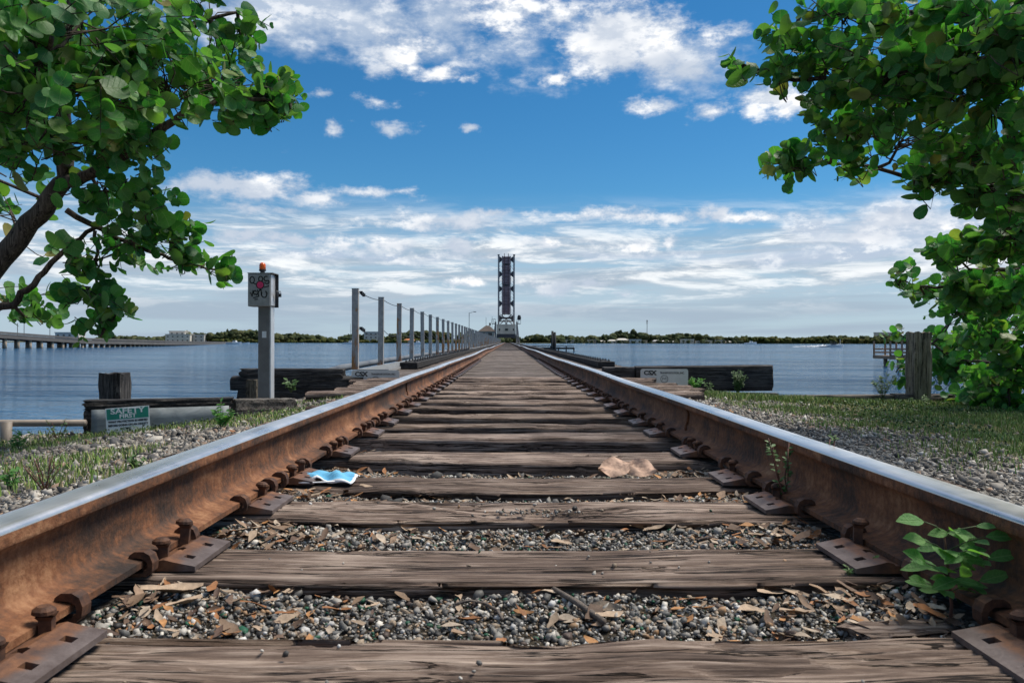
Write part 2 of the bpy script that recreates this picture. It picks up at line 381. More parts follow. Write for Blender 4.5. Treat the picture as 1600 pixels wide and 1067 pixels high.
# ------------------------------------------------------------------ mesh helpers
class MB:
    def __init__(s): s.v = []; s.f = []; s.mi = []
    def add(s, vs, fs, mi=0):
        b = len(s.v); s.v += [tuple(p) for p in vs]
        s.f += [tuple(i + b for i in f) for f in fs]; s.mi += [mi] * len(fs)
        return s
    def box(s, a, b, mi=0):
        x0, y0, z0 = a; x1, y1, z1 = b
        return s.add([(x0, y0, z0), (x1, y0, z0), (x1, y1, z0), (x0, y1, z0), (x0, y0, z1), (x1, y0, z1), (x1, y1, z1), (x0, y1, z1)],
                     [(0, 3, 2, 1), (4, 5, 6, 7), (0, 1, 5, 4), (1, 2, 6, 5), (2, 3, 7, 6), (3, 0, 4, 7)], mi)
    def bar(s, p, q_, w, h, up=(0, 0, 1), mi=0):
        p = Vector(p); q_ = Vector(q_); d = (q_ - p).normalized()
        u = Vector(up)
        if abs(d.dot(u)) > .98: u = Vector((0, 1, 0))
        a = d.cross(u).normalized() * w / 2; b = a.cross(d).normalized() * h / 2
        vs = [p - a - b, p + a - b, p + a + b, p - a + b, q_ - a - b, q_ + a - b, q_ + a + b, q_ - a + b]
        return s.add(vs, [(0, 1, 2, 3), (7, 6, 5, 4), (0, 4, 5, 1), (1, 5, 6, 2), (2, 6, 7, 3), (3, 7, 4, 0)], mi)
    def tube(s, pts, r, n=8, mi=0, cap=True):
        pts = [Vector(p) for p in pts]
        rs = r if isinstance(r, (list, tuple)) else [r] * len(pts)
        vs = []; fs = []; pa = None
        for i, p in enumerate(pts):
            d = (pts[min(i + 1, len(pts) - 1)] - pts[max(i - 1, 0)]).normalized()
            a = pa if pa is not None else (Vector((0, 0, 1)) if abs(d.z) < .9 else Vector((1, 0, 0)))
            a = (a - d * a.dot(d)).normalized(); b = d.cross(a); pa = a
            for j in range(n):
                th = 2 * PI * j / n
                vs.append(p + (a * math.cos(th) + b * math.sin(th)) * rs[i])
        for i in range(len(pts) - 1):
            for j in range(n):
                fs.append((i * n + j, i * n + (j + 1) % n, (i + 1) * n + (j + 1) % n, (i + 1) * n + j))
        if cap:
            fs.append(tuple(range(n - 1, -1, -1))); fs.append(tuple((len(pts) - 1) * n + j for j in range(n)))
        return s.add(vs, fs, mi)
    def prism(s, poly, y0, y1, mi=0):          # polygon in XZ extruded along Y (poly counter-clockwise seen from -Y)
        n = len(poly)
        vs = [(x, y0, z) for x, z in poly] + [(x, y1, z) for x, z in poly]
        fs = [tuple(range(n)), tuple(range(2 * n - 1, n - 1, -1))] + [(i, i + n, (i + 1) % n + n, (i + 1) % n) for i in range(n)]
        return s.add(vs, fs, mi)
    def lathe(s, prof, c=(0, 0, 0), n=14, mi=0):
        vs = []; fs = []
        for (r, z) in prof:
            for j in range(n): vs.append((c[0] + r * math.cos(2 * PI * j / n), c[1] + r * math.sin(2 * PI * j / n), c[2] + z))
        for i in range(len(prof) - 1):
            for j in range(n): fs.append((i * n + j, i * n + (j + 1) % n, (i + 1) * n + (j + 1) % n, (i + 1) * n + j))
        fs.append(tuple(range(n - 1, -1, -1))); fs.append(tuple((len(prof) - 1) * n + j for j in range(n)))
        return s.add(vs, fs, mi)
    def mesh(s, name, mats, smooth=False):
        me = bpy.data.meshes.new(name); me.from_pydata(s.v, [], s.f)
        for m in (mats if isinstance(mats, (list, tuple)) else [mats]): me.materials.append(M[m])
        if any(s.mi): me.polygons.foreach_set('material_index', s.mi)
        if smooth: me.polygons.foreach_set('use_smooth', [True] * len(me.polygons))
        me.update(); return me
    def build(s, name, mats, parent=None, loc=None, smooth=False, bevel=0):
        o = link(name, s.mesh(name, mats, smooth), parent, loc)
        if bevel:
            b = o.modifiers.new('bevel', 'BEVEL'); b.width = bevel; b.segments = 2; b.limit_method = 'ANGLE'
        return o
def link(name, me, parent=None, loc=None):
    o = bpy.data.objects.new(name, me); COL.objects.link(o)
    if parent is not None: o.parent = parent
    if loc is not None: o.location = loc
    return o
def tag(o, label=None, cat=None, group=None, kind=None):
    if label: o['label'] = label
    if cat: o['category'] = cat
    if group: o['group'] = group
    if kind: o['kind'] = kind
    return o
def thing(name, loc, label, cat, group=None):
    return tag(link(name, None, None, loc), label, cat, group)
def npmesh(name, V, Fc, mat, uv=None, smooth=False):       # V (n,3); Fc (m,k) faces of equal size
    me = bpy.data.meshes.new(name)
    V = np.ascontiguousarray(V, dtype=np.float32); Fc = np.ascontiguousarray(Fc, dtype=np.int32)
    m, kk = Fc.shape
    me.vertices.add(len(V)); me.vertices.foreach_set('co', V.ravel())
    me.loops.add(m * kk); me.loops.foreach_set('vertex_index', Fc.ravel())
    me.polygons.add(m); me.polygons.foreach_set('loop_start', np.arange(0, m * kk, kk, dtype=np.int32))
    if uv is not None:
        ul = me.uv_layers.new(name='UVMap'); ul.data.foreach_set('uv', np.ascontiguousarray(uv[Fc.ravel()], dtype=np.float32).ravel())
    if smooth: me.polygons.foreach_set('use_smooth', np.ones(m, dtype=bool))
    me.update(calc_edges=True); me.validate()
    me.materials.append(M[mat]); return me
def hash2(ix, iy, seed):
    h = (ix.astype(np.int64) * 374761393 + iy.astype(np.int64) * 668265263 + seed * 974634777) & 0xffffffff
    h = ((h ^ (h >> 13)) * 1274126177) & 0xffffffff
    return ((h ^ (h >> 16)) & 0xffff) / 65535.0
def vnoise(x, y, seed=0):
    x = np.asarray(x, float); y = np.asarray(y, float); x, y = np.broadcast_arrays(x, y)
    ix = np.floor(x); iy = np.floor(y); fx = x - ix; fy = y - iy
    fx = fx * fx * (3 - 2 * fx); fy = fy * fy * (3 - 2 * fy)
    a = hash2(ix, iy, seed); b = hash2(ix + 1, iy, seed); c = hash2(ix, iy + 1, seed); d = hash2(ix + 1, iy + 1, seed)
    return (a * (1 - fx) + b * fx) * (1 - fy) + (c * (1 - fx) + d * fx) * fy
def rotmats(n, rng, flat=None):
    q4 = rng.normal(size=(n, 4))
    if flat is not None:
        a_ = rng.uniform(0, PI, n); q4[:, 0] = np.cos(a_); q4[:, 3] = np.sin(a_); q4[:, 1:3] *= flat * .75
    q4 /= np.linalg.norm(q4, axis=1)[:, None]
    w, x, y, z = q4.T
    return np.stack([np.stack([1 - 2 * (y * y + z * z), 2 * (x * y - z * w), 2 * (x * z + y * w)], 1),
                     np.stack([2 * (x * y + z * w), 1 - 2 * (x * x + z * z), 2 * (y * z - x * w)], 1),
                     np.stack([2 * (x * z - y * w), 2 * (y * z + x * w), 1 - 2 * (x * x + y * y)], 1)], 1)
def ico(sub=0):
    g = (1 + 5 ** .5) / 2
    v = np.array([(-1, g, 0), (1, g, 0), (-1, -g, 0), (1, -g, 0), (0, -1, g), (0, 1, g), (0, -1, -g), (0, 1, -g), (g, 0, -1), (g, 0, 1), (-g, 0, -1), (-g, 0, 1)], float)
    f = [(0, 11, 5), (0, 5, 1), (0, 1, 7), (0, 7, 10), (0, 10, 11), (1, 5, 9), (5, 11, 4), (11, 10, 2), (10, 7, 6), (7, 1, 8), (3, 9, 4), (3, 4, 2), (3, 2, 6), (3, 6, 8), (3, 8, 9), (4, 9, 5), (2, 4, 11), (6, 2, 10), (8, 6, 7), (9, 8, 1)]
    v /= np.linalg.norm(v[0])
    for _ in range(sub):
        vl = [tuple(p) for p in v]; cache = {}; nf = []
        def mid(a, b):
            kk = (min(a, b), max(a, b))
            if kk not in cache:
                p = (np.array(vl[a]) + np.array(vl[b])) / 2; vl.append(tuple(p / np.linalg.norm(p))); cache[kk] = len(vl) - 1
            return cache[kk]
        for a, b, c in f:
            x, y, z = mid(a, b), mid(b, c), mid(c, a); nf += [(a, x, z), (b, y, x), (c, z, y), (x, y, z)]
        v = np.array(vl); f = nf
    return v, np.array(f)
ICO0, ICO1 = ico(0), ico(1)
OCT = (np.array([(1, 0, 0), (-1, 0, 0), (0, 1, 0), (0, -1, 0), (0, 0, 1), (0, 0, -1)], float), np.array([(0, 2, 4), (2, 1, 4), (1, 3, 4), (3, 0, 4), (2, 0, 5), (1, 2, 5), (3, 1, 5), (0, 3, 5)]))
def stones(name, P, size, mat, rng, flat=.7, base=ICO0, jit=.28, smooth=False):
    n = len(P); bv, bf = base
    shape = bv[None] * (1 + rng.uniform(-jit, jit, size=(n, len(bv), 1)))
    sc = size[:, None] * np.stack([rng.uniform(.75, 1.3, n), rng.uniform(.6, 1.0, n), rng.uniform(.4, .8, n) * flat / .7], 1)
    V = np.einsum('nij,nkj->nki', rotmats(n, rng, .45), shape * sc[:, None, :]) + P[:, None, :]
    Fc = bf[None] + (np.arange(n) * len(bv))[:, None, None]
    return npmesh(name, V.reshape(-1, 3), Fc.reshape(-1, 3), mat, smooth=smooth)

# ------------------------------------------------------------------ ground, water, shore
TIES = [-1.86, -1.36, -.86, -.36, .12, .64, 1.16, 1.65, 2.15, 2.545, 3.12, 3.74, 4.22, 4.80, 5.30, 5.85, 6.40, 6.92, 7.43, 7.95, 8.45, 8.97, 9.45]   # far top edges
def zg(x, y):
    x = np.asarray(x, float); y = np.asarray(y, float)
    ax = np.abs(x)
    crib = -.038 - .085 * np.clip((y - 2.2) / 1.8, 0, 1) + .018 * np.clip((ax - .35) / .3, 0, 1)
    sh = np.interp(x, [-9, -4, -3, -2, -1.35, -.9, .9, 1.35, 2, 3, 4.5, 9], [-.30, -.29, -.25, -.14, -.05, -.035, -.035, -.05, -.09, -.13, -.15, -.12])
    sh = sh - .06 * np.clip((y - 7.2) / 1.5, 0, 1)
    f = np.clip((ax - .66) / .2, 0, 1)
    return crib * (1 - f) + sh * f + .012 * (vnoise(x * 5, y * 5, 3) - .5) + .03 * (vnoise(x * 1.2, y * 1.2, 4) - .5) * f
def yedge(x): return np.where(x < -3.0, 5.82, np.where(x < 2.45, 9.5, 7.36))
gx = np.linspace(-12, 12, 241); gy = np.concatenate([np.linspace(-10, 0, 21), np.linspace(.08, 9.5, 119)])
gy = np.unique(np.concatenate([gy, [5.82, 7.36]]))
GX, GY = np.meshgrid(gx, gy); V = np.stack([GX, GY, zg(GX, GY)], -1).reshape(-1, 3)
nx = len(gx); fc = []
for j in range(len(gy) - 1):
    ym = (gy[j] + gy[j + 1]) / 2
    for i in range(nx - 1):
        if ym < yedge((gx[i] + gx[i + 1]) / 2): fc.append((j * nx + i, j * nx + i + 1, (j + 1) * nx + i + 1, (j + 1) * nx + i))
tag(link('ground', npmesh('ground', V, np.array(fc), 'ground_soil', smooth=True)), kind='structure')
tag(MB().add([(-4000, -300, -1.6), (4000, -300, -1.6), (4000, 9000, -1.6), (-4000, 9000, -1.6)], [(0, 1, 2, 3)]).build('water', 'water'), kind='structure')
tag(MB().box((-4000, -300, -6), (4000, 9000, -4.5)).build('riverbed', 'shore_land'), kind='structure')

w = thing('seawall', (0, 5.8, -1.6), 'low timber seawall holding up the bank above the water', 'seawall')
def wallpart(a, b): MB().box(a, b).build('wall_face', 'grey_timber', w, (0, -5.8, 1.6))
wallpart((-12, 5.83, -3), (-3.03, 5.93, -.33)); wallpart((-3.02, 5.84, -3), (-2.92, 9.5, -.36)); wallpart((-2.9, 9.51, -3), (2.5, 9.6, -.36))
wallpart((2.46, 7.5, -3), (2.56, 9.5, -.36)); wallpart((2.58, 7.38, -3), (12, 7.48, -.26))

# ------------------------------------------------------------------ railway track: ties, rails, plates, anchors, spikes
track = thing('railway_track', (0, 0, 0), 'single rusty railway track on weathered wooden ties running out over the water', 'railway track')
def tie_mesh(hl, seed, ns, nxx, w=.224, h=.175, worn=1.0, mat='tie_wood', hollow=None):
    xs = np.linspace(-hl, hl, nxx)
    nf = max(3, ns // 4); nt = ns - 2 * nf
    sec = [(-w / 2, -h + h * i / nf, 0) for i in range(nf)] + [(-w / 2 + w * i / nt, 0, 1) for i in range(nt + 1)] + [(w / 2, -h * i / nf, 2) for i in range(1, nf + 1)]
    A = np.array(sec); Sg = np.cumsum(np.r_[0, np.hypot(np.diff(A[:, 0]), np.diff(A[:, 1]))])
    Xg, SS = np.meshgrid(xs, Sg, indexing='ij')
    Yg = np.broadcast_to(A[:, 0], Xg.shape).copy(); Zg = np.broadcast_to(A[:, 1], Xg.shape).copy(); side = np.broadcast_to(A[:, 2], Xg.shape)
    r = (.006 + .026 * vnoise(xs * 2.2, xs * 0 + .5, seed) ** 1.5 * worn)[:, None]
    top = side == 1
    ed = np.minimum(Yg + w / 2, w / 2 - Yg)
    q1 = np.clip(1 - ed / r, 0, 1)
    Zg -= np.where(top, r * q1 ** 2 * .9, 0)
    dz_ = np.clip(1 + Zg / r, 0, 1)
    Yg += np.where(side == 0, r * .5 * dz_ ** 2, 0) - np.where(side == 2, r * .5 * dz_ ** 2, 0)
    g = vnoise(Xg * 2.0 + seed, SS * 42 + .6 * vnoise(Xg * 6, SS * 8, seed + 1), seed + 2)
    crack = np.clip(1 - np.abs(g - .5) / .06, 0, 1) * np.clip(vnoise(Xg * 1.7, SS * 15, seed + 3) * 2.2 - .5, 0, 1)
    fine = vnoise(Xg * 5, SS * 150, seed + 5)
    d = (.021 * crack + .006 * fine) * worn
    wav = (.013 * (vnoise(Xg * 1.6, SS * 3, seed + 7) - .5) + .008 * (vnoise(Xg * 5.5, SS * 14, seed + 8) - .5)) * worn
    Zg += np.where(top, wav - d, 0); Yg += np.where(side == 0, d + wav * .8, 0) - np.where(side == 2, d, 0)
    if hollow:
        hx, hy, rx, ry, dep = hollow
        Zg -= np.where(top, dep * np.clip(1 - ((Xg - hx) / rx) ** 2 - ((Yg - hy) / ry) ** 2, 0, 1), 0)
    Xg = Xg + .012 * (vnoise(SS * 30, SS * 0, seed + 9) - .5) * (np.abs(Xg) > hl - .001)
    V = np.stack([Xg, Yg, Zg], -1).reshape(-1, 3); m = len(A)
    i = np.arange(nxx - 1)[:, None] * m; j = np.arange(m - 1)[None]
    quads = np.stack([i + j, i + m + j, i + m + j + 1, i + j + 1], -1).reshape(-1, 4)[:, ::-1]
    capL = [(a, a + 1, m - 2 - a, m - 1 - a) for a in range(0, (m - 1) // 2)]
    capL = [c for c in capL if len(set(c)) == 4]
    capR = [tuple(v + (nxx - 1) * m for v in c)[::-1] for c in capL]
    return npmesh('tie', V, np.concatenate([quads, np.array(capL + capR)]), mat, smooth=False)
HR = .1683; RC = .7175 + .0345; ZF = .020        # rail height, rail centre, foot level
def bent_plate(sd_):
    x0, x1, y0, y1, th = .603, .905, -.093, .093, .013
    hol = [(.622, .640, -.055, -.037), (.622, .640, .035, .053), (.655, .672, -.02, -.002)]
    xs = sorted({x0, x1, .66, .676, .84, *[h for q_ in hol for h in q_[:2]]}); ys = sorted({y0, y1, *[h for q_ in hol for h in q_[2:]]})
    def zt(x): return np.interp(x, [.603, .645, .668, .676, .83, .84, .905], [th - .004, th + .004, th + .010, th + .001, th + .001, th + .010, th - .003])
    mb = MB()
    cells = {}
    for i in range(len(xs) - 1):
        for j in range(len(ys) - 1):
            xm = (xs[i] + xs[i + 1]) / 2; ym = (ys[j] + ys[j + 1]) / 2
            if not any(a < xm < b and c < ym < d for a, b, c, d in hol): cells[i, j] = 1
    for (i, j) in cells:
        a, b, c, d = xs[i], xs[i + 1], ys[j], ys[j + 1]
        vs = [(a, c, 0), (b, c, 0), (b, d, 0), (a, d, 0), (a, c, zt(a)), (b, c, zt(b)), (b, d, zt(b)), (a, d, zt(a))]
        fs = [(4, 5, 6, 7)]
        for (ni, nj, f) in ((i, j - 1, (0, 1, 5, 4)), (i + 1, j, (1, 2, 6, 5)), (i, j + 1, (2, 3, 7, 6)), (i - 1, j, (3, 0, 4, 7))):
            if (ni, nj) not in cells: fs.append(f)
        if sd_ < 0: vs = [(-x, y, z) for x, y, z in vs]; fs = [f[::-1] for f in fs]
        mb.add(vs, fs)
    return mb.mesh('tie_plate', 'plate_rust')
def anchor_mesh(sd_):
    o_ = [(.706, .019), (.697, .0255), (.680, .0258), (.669, .0195), (.6635, .006), (.665, -.009), (.674, -.018), (.72, -.021), (.80, -.019)]
    i_ = [(.80, -.010), (.73, -.015), (.682, -.012), (.673, -.003), (.674, .007), (.684, .0135), (.698, .0145), (.708, .012)]
    poly = [(x, z) for x, z in o_] + [(x, z) for x, z in i_]
    mb = MB(); n = len(poly)
    if sd_ < 0: poly = [(-x, z) for x, z in poly][::-1]
    a, b = -.012, .012
    vs = [(x, a, z) for x, z in poly] + [(x, b, z) for x, z in poly]
    fs = [(i, (i + 1) % n, (i + 1) % n + n, i + n) for i in range(n)]
    fs = [f for f in fs]
    caps = []
    no, ni = len(o_), len(i_)
    idx = list(range(n))
    if sd_ > 0: oi = idx[:no]; ii = idx[no:][::-1]
    else: oi = idx[ni:][::-1]; ii = idx[:ni]
    for s_ in range(no - 1):
        p = ii[min(s_, ni - 1)]; p2 = ii[min(s_ + 1, ni - 1)]
        c = (oi[s_], oi[s_ + 1], p2, p) if p != p2 else (oi[s_], oi[s_ + 1], p)
        caps.append(c); caps.append(tuple(v + n for v in c[::-1]))
    mb.add(vs, fs + caps)
    return mb.mesh('rail_anchor', 'hardware_rust')
def spike_mesh(sd_):
    mb = MB()
    vs = []
    for z, r in ((-.03, .0085), (.016, .0085), (.022, .012)):
        vs += [(-r, -r, z), (r, -r, z), (r, r, z), (-r, r, z)]
    fs = [(a * 4 + j, a * 4 + (j + 1) % 4, (a + 1) * 4 + (j + 1) % 4, (a + 1) * 4 + j) for a in range(2) for j in range(4)]
    mb.add(vs, fs)
    n = 12; hv = []
    for z, r in ((.020, .6), (.024, 1.0), (.029, .95), (.034, .55)):
        for j in range(n):
            th = 2 * PI * j / n
            hv.append((r * .0165 * math.cos(th) + .004 * sd_, r * .0135 * math.sin(th), z))
    hf = [(a * n + j, a * n + (j + 1) % n, (a + 1) * n + (j + 1) % n, (a + 1) * n + j) for a in range(3) for j in range(n)]
    hf += [tuple(range(n - 1, -1, -1)), tuple(3 * n + j for j in range(n))]
    mb.add(hv, hf)
    return mb.mesh('spike', 'hardware_rust')
PLM = {s: bent_plate(s) for s in (-1, 1)}; ANM = {s: anchor_mesh(s) for s in (-1, 1)}; SPM = {s: spike_mesh(s) for s in (-1, 1)}
mid_tie = [tie_mesh(1.3, 100 + i, 22, 110) for i in range(5)]
wide_tie = [tie_mesh(1.68, 200 + i, 18, 90) for i in range(4)]
deck_tie = [tie_mesh(2.0, 300 + i, 10, 40, w=.25, h=.22, worn=.6, mat='deck_tie_wood') for i in range(4)]
tie_info = []
for i, yb in enumerate(TIES):
    yc = yb - .112
    if .9 < yb < 3.0:
        me = tie_mesh(1.3, 40 + i, 88, 320, worn=[1.5, .85, 1.35, 1.1][min(3, i - 6)], hollow=(.05, -.0, .25, .06, .02) if i == 8 else None)
    elif yb < 6.5: me = mid_tie[i % 5]
    else: me = wide_tie[i % 4]
    o = link('tie', me, track, (random.uniform(-.03, .03) if yb < 6.5 else random.uniform(-.1, .1), yc, random.uniform(-.006, .003) if i != 8 else 0))
    o.rotation_euler.z = random.uniform(-.012, .012) if yb > .9 else 0
    tie_info.append((o, yc))
yd = 9.72
far = MB()
while yd < 258:
    if yd < 36:
        o = link('tie', deck_tie[random.randrange(4)], track, (random.uniform(-.06, .06), yd, random.uniform(-.008, .002)))
        tie_info.append((o, yd))
    else: far.box((-1.95 + random.uniform(-.05, .05), yd - .115, -.2), (1.95, yd + .115, random.uniform(-.012, 0)))
    yd += .365 + random.uniform(-.015, .02)
tag(far.build('distant_ties', 'deck_tie_wood', track), kind='stuff')
for i, (o, yc) in enumerate(tie_info):
    if yc > 18: break
    rz = o.rotation_euler.z; mi = o.matrix_basis.inverted()
    for s in (-1, 1):
        def sub(name, me, loc, rot=None):
            c = link(name, me, o); c.matrix_parent_inverse = mi; c.location = loc
            if rot: c.rotation_euler = rot
            return c
        jy = random.uniform(-.012, .012)
        sub('tie_plate', PLM[s], (0, yc + jy, .0035), (0, 0, random.uniform(-.01, .01)))
        if yc < .3: continue
        sub('rail_anchor', ANM[s], (0, yc - .128 + random.uniform(-.012, .008), ZF + .003), (0, 0, random.uniform(-.06, .06)))
        sub('rail_anchor', ANM[s], (0, yc + .128 + random.uniform(-.008, .012), ZF + .003), (0, 0, random.uniform(-.06, .06)))
        up = random.choice([.0, .002, .002, .003, .003, .004]) if i != 7 else .018
        sub('spike', SPM[s], (s * .672, yc + random.choice([.045, .06]) , ZF + up), (random.uniform(-.1, .1), random.uniform(-.1, .1), random.uniform(-.3, .3)))
        if random.random() < .55:
            sub('spike', SPM[s], (s * .674, yc - .05, ZF + random.choice([.001, .004])), (0, 0, random.uniform(-.3, .3)))

half = [(.06985, 0), (.06985, .0110), (.060, .0130), (.040, .0170), (.022, .0225), (.0135, .029), (.0092, .040), (.0079, .060), (.0079, .095), (.0092, .112), (.0135, .122), (.022, .1270),
        (.0325, .1300), (.0340, .1330), (.0345, .1400), (.0345, .1560), (.0337, .1600), (.0300, .1645), (.0240, .1668), (.0120, .1680), (.0, .1683)]
half = [(x, z - float(np.interp(z, [.03, .127, .134, .1683], [0, .010, .011, .018]))) for x, z in half]     # worn, lighter section
prof = [(x, z) for x, z in half] + [(-x, z) for x, z in half[-2::-1]]
ys = np.unique(np.concatenate([np.arange(-4, 14, .2), np.arange(14, 258, 2.0)]))
def rail_x(y, sd_): return sd_ * RC + .0025 * math.sin(y * .9 + sd_) * (1 if y < 9 else .5) + (.012 * math.sin(y * .21 + sd_) if 8 < y < 60 else 0)
def rail_z(y, sd_): return ZF + .002 * math.sin(y * 1.7 + 2 * sd_) + (.012 * (math.sin(y * .33 + sd_ * .7)) * min(1, (y - 8) / 6) if 8 < y < 60 else 0)
for sd_ in (-1, 1):
    vs = [(rail_x(y, sd_) + x, y, rail_z(y, sd_) + z) for y in ys for x, z in prof]
    m = len(prof); fs = []; mi = []
    for a in range(len(ys) - 1):
        for j in range(m):
            j2 = (j + 1) % m
            fs.append((a * m + j, a * m + j2, (a + 1) * m + j2, (a + 1) * m + j))
            mi.append(1 if prof[j][1] > .1395 and prof[j2][1] > .1395 else 0)
    mb = MB(); mb.v = vs; mb.f = [f[::-1] for f in fs] + [tuple(range(m)), tuple((len(ys) - 1) * m + j for j in range(m))[::-1]]; mb.mi = mi + [0, 0]
    me = mb.mesh('rail', ['rail_rust', 'rail_steel'], True)
    r_ = link('rail', me, track)
    e = r_.modifiers.new('edges', 'EDGE_SPLIT'); e.split_angle = math.radians(48)
    wy = 3.4 if sd_ > 0 else 5.6
    wb = MB()                                  # weld collar on the web
    wp = [(.0100 + .0035 * math.sin(PI * i / 6), .026 + .09 * i / 6) for i in range(7)]
    for ss in (1, -1):
        pts = [(rail_x(wy, sd_) + ss * (.012 if 1 < i < 6 else .02), wy + .012 * math.sin(i), rail_z(wy, sd_) + z) for i, (x, z) in enumerate(wp)]
        wb.tube(pts, .0055, 6)
    wb.build('weld_collar', 'rail_rust', r_, None, True)
# chalk mark on the left rail's foot
def ribbon(pts, wid, th, nrm):
    mb = MB(); nrm = Vector(nrm)
    for a, b in zip(pts[:-1], pts[1:]):
        a = Vector(a); b = Vector(b); d = (b - a)
        if d.length < 1e-6: continue
        d.normalize(); u = d.cross(nrm).normalized() * wid / 2; e = d * wid * .3; o_ = nrm * th
        mb.add([a - e - u, a - e + u, b + e + u, b + e - u, a - e - u + o_, a - e + u + o_, b + e + u + o_, b + e - u + o_], [(0, 1, 2, 3), (7, 6, 5, 4), (0, 4, 5, 1), (1, 5, 6, 2), (2, 6, 7, 3), (3, 7, 4, 0)])
    return mb
ch = MB()
def footpt(u, v):     # u along track, v up the sloping foot
    return Vector((-(.690 + v), 1.50 + u, ZF + .0115 + v * .155 + .0012))
for pts in ([(0, .0), (.006, .012), (.016, .019), (.02, .03)], [(.055, .024), (.062, .006)],
            [(.082 + .010 * math.cos(a), .014 + .009 * math.sin(a)) for a in np.linspace(0, 2 * PI, 10)], [(-.004, .0), (.012, -.006), (.03, -.004)]):
    r_ = ribbon([footpt(*p) for p in pts], .0022, .0008, (.15, 0, 1)); ch.add(r_.v, r_.f)
ch.build('chalk_mark', 'chalk', track)

# ------------------------------------------------------------------ trestle under the track, guard timbers, walkway, railing
br = thing('trestle_bridge', (0, 9.6, -1.6), 'low timber railway trestle carrying the track across the water', 'bridge')
PB = (0, -9.6, 1.6)
for x in (-.75, .75): MB().box((x - .2, 9.65, -.75), (x + .2, 258, -.215)).build('stringer', 'black_timber', br, PB)
cap_me = MB().box((-2.0, -.16, 0), (2.0, .16, .32)).mesh('bent_cap', 'black_timber')
pile_me = MB().tube([(0, 0, -4), (0, 0, 0)], .17, 8).mesh('pile', 'dark_post', True)
for i in range(50):
    y = 10.2 + i * 5.0
    link('bent_cap', cap_me, br, (0, y - 9.6, .53))
    for x in (-1.5, -.5, .5, 1.5): link('pile', pile_me, br, (x, y - 9.6, .53))
bolt_me = MB().lathe([(.020, 0), (.022, .012), (.012, .016), (.010, .035)], n=6).mesh('bolt', 'black_metal')
for sd_, ys0 in ((-1, 12.1), (1, 12.9)):
    x0 = 1.44 if sd_ > 0 else 1.40
    seg = ys0; first = True
    while seg < 258:
        L = 7.0 if seg < 60 else 40.0
        g = MB().box((sd_ * x0, seg, .004 + (.004 if first else 0)), (sd_ * (x0 + .27), min(seg + L - .015, 258), .104 + random.uniform(-.004, .004)))
        if sd_ < 0: g.f = [f[::-1] for f in g.f]
        gt = g.build('guard_timber', 'black_timber', br, PB, bevel=.008 if seg < 30 else 0)
        if seg < 33:
            yb = seg + .25
            while yb < seg + L - .1:
                for xo in (.07, .20): link('bolt', bolt_me, gt, (sd_ * (x0 + xo), yb + random.uniform(-.03, .03), .103))
                yb += .40
        seg += L; first = False
wk = thing('walkway', (-1.85, 11, 0), 'narrow grey steel grating walkway beside the track on the trestle', 'walkway')
WO = (1.85, -11, 0)
gp = 10.85
while gp < 258:
    L = 3.0 if gp < 40 else 30.0
    mb = MB()
    if gp < 23:
        for i in range(15): mb.box((-2.08 + i * .030, gp, .005), (-2.08 + i * .030 + .007, gp + L - .02, .042))
        n = int(L / .06)
        for i in range(n): mb.box((-2.085, gp + i * .06, .012), (-1.652, gp + i * .06 + .012, .0405))
    else: mb.box((-2.08, gp, .01), (-1.655, gp + L - .02, .042))
    mb.build('grating_panel', 'galvanised', wk, WO); gp += L
MB().box((-2.12, 10.70, -.06), (-1.64, 10.84, .022)).build('end_board', 'grey_timber', wk, WO)

rl = thing('walkway_railing', (-2.13, 11, 0), 'row of grey rust-streaked posts strung with two cables along the walkway', 'railing')
RO = (2.13, -11, 0)
post_me = MB()
post_me.box((-.044, -.03, 0), (.044, -.022, 1.1)); post_me.box((-.044, -.0215, 0), (-.036, .03, 1.1)); post_me.box((.036, -.0215, 0), (.044, .03, 1.1))
post_me.box((-.0475, -.034, 1.1005), (.0475, .034, 1.108)); post_me.box((-.06, -.05, -.012), (.06, .05, 0))
post_me = post_me.mesh('post', 'painted_post')
far_post = MB().box((-.044, -.03, 0), (.044, .03, 1.1)).mesh('post', 'painted_post')
PY = []; y = 11.0; i = 0
while y < 245:
    PY.append(y); o = link('post', post_me if i < 25 else far_post, rl, (random.uniform(-.008, .008), y - 11, .045))
    o.rotation_euler = (random.uniform(-.008, .008), random.uniform(-.010, .010), random.uniform(-.06, .06))
    y += 2.15 + random.uniform(-.06, .06); i += 1
for zc, sag, nmax in ((1.06, .035, 45), (.56, .09, 6)):
    mb = MB(); pts = []
    for a, b in zip(PY[:nmax], PY[1:nmax + 1]):
        for s_ in range(6):
            f = s_ / 6; pts.append((-2.08, a + (b - a) * f, .045 + zc - sag * 4 * f * (1 - f) * (1 if b < 30 else .5)))
    cb = mb.tube(pts, .0055, 5).build('cable', 'black_metal', rl, RO, True)
    cl = MB()
    for s_ in range(3): cl.box((-2.10, PY[0] + .12 + s_ * .10, .045 + zc - .022 - s_ * .012), (-2.06, PY[0] + .16 + s_ * .10, .045 + zc + .020 - s_ * .012))
    cl.build('cable_clamp', 'black_metal', cb, RO).parent = cb
    cb.children[0].location = (0, 0, 0)
tag(MB().tube([(-2.75, 9.75, -.12), (-2.5, 10.2, -.02), (-2.36, 11.2, .05), (-2.33, 14, .06), (-2.33, 40, .05), (-2.33, 240, .05)], .05, 8).build('conduit_pipe', 'rubber_pipe', None, None, True),
    'dark grey conduit pipe running along the outer edge of the walkway', 'pipe')

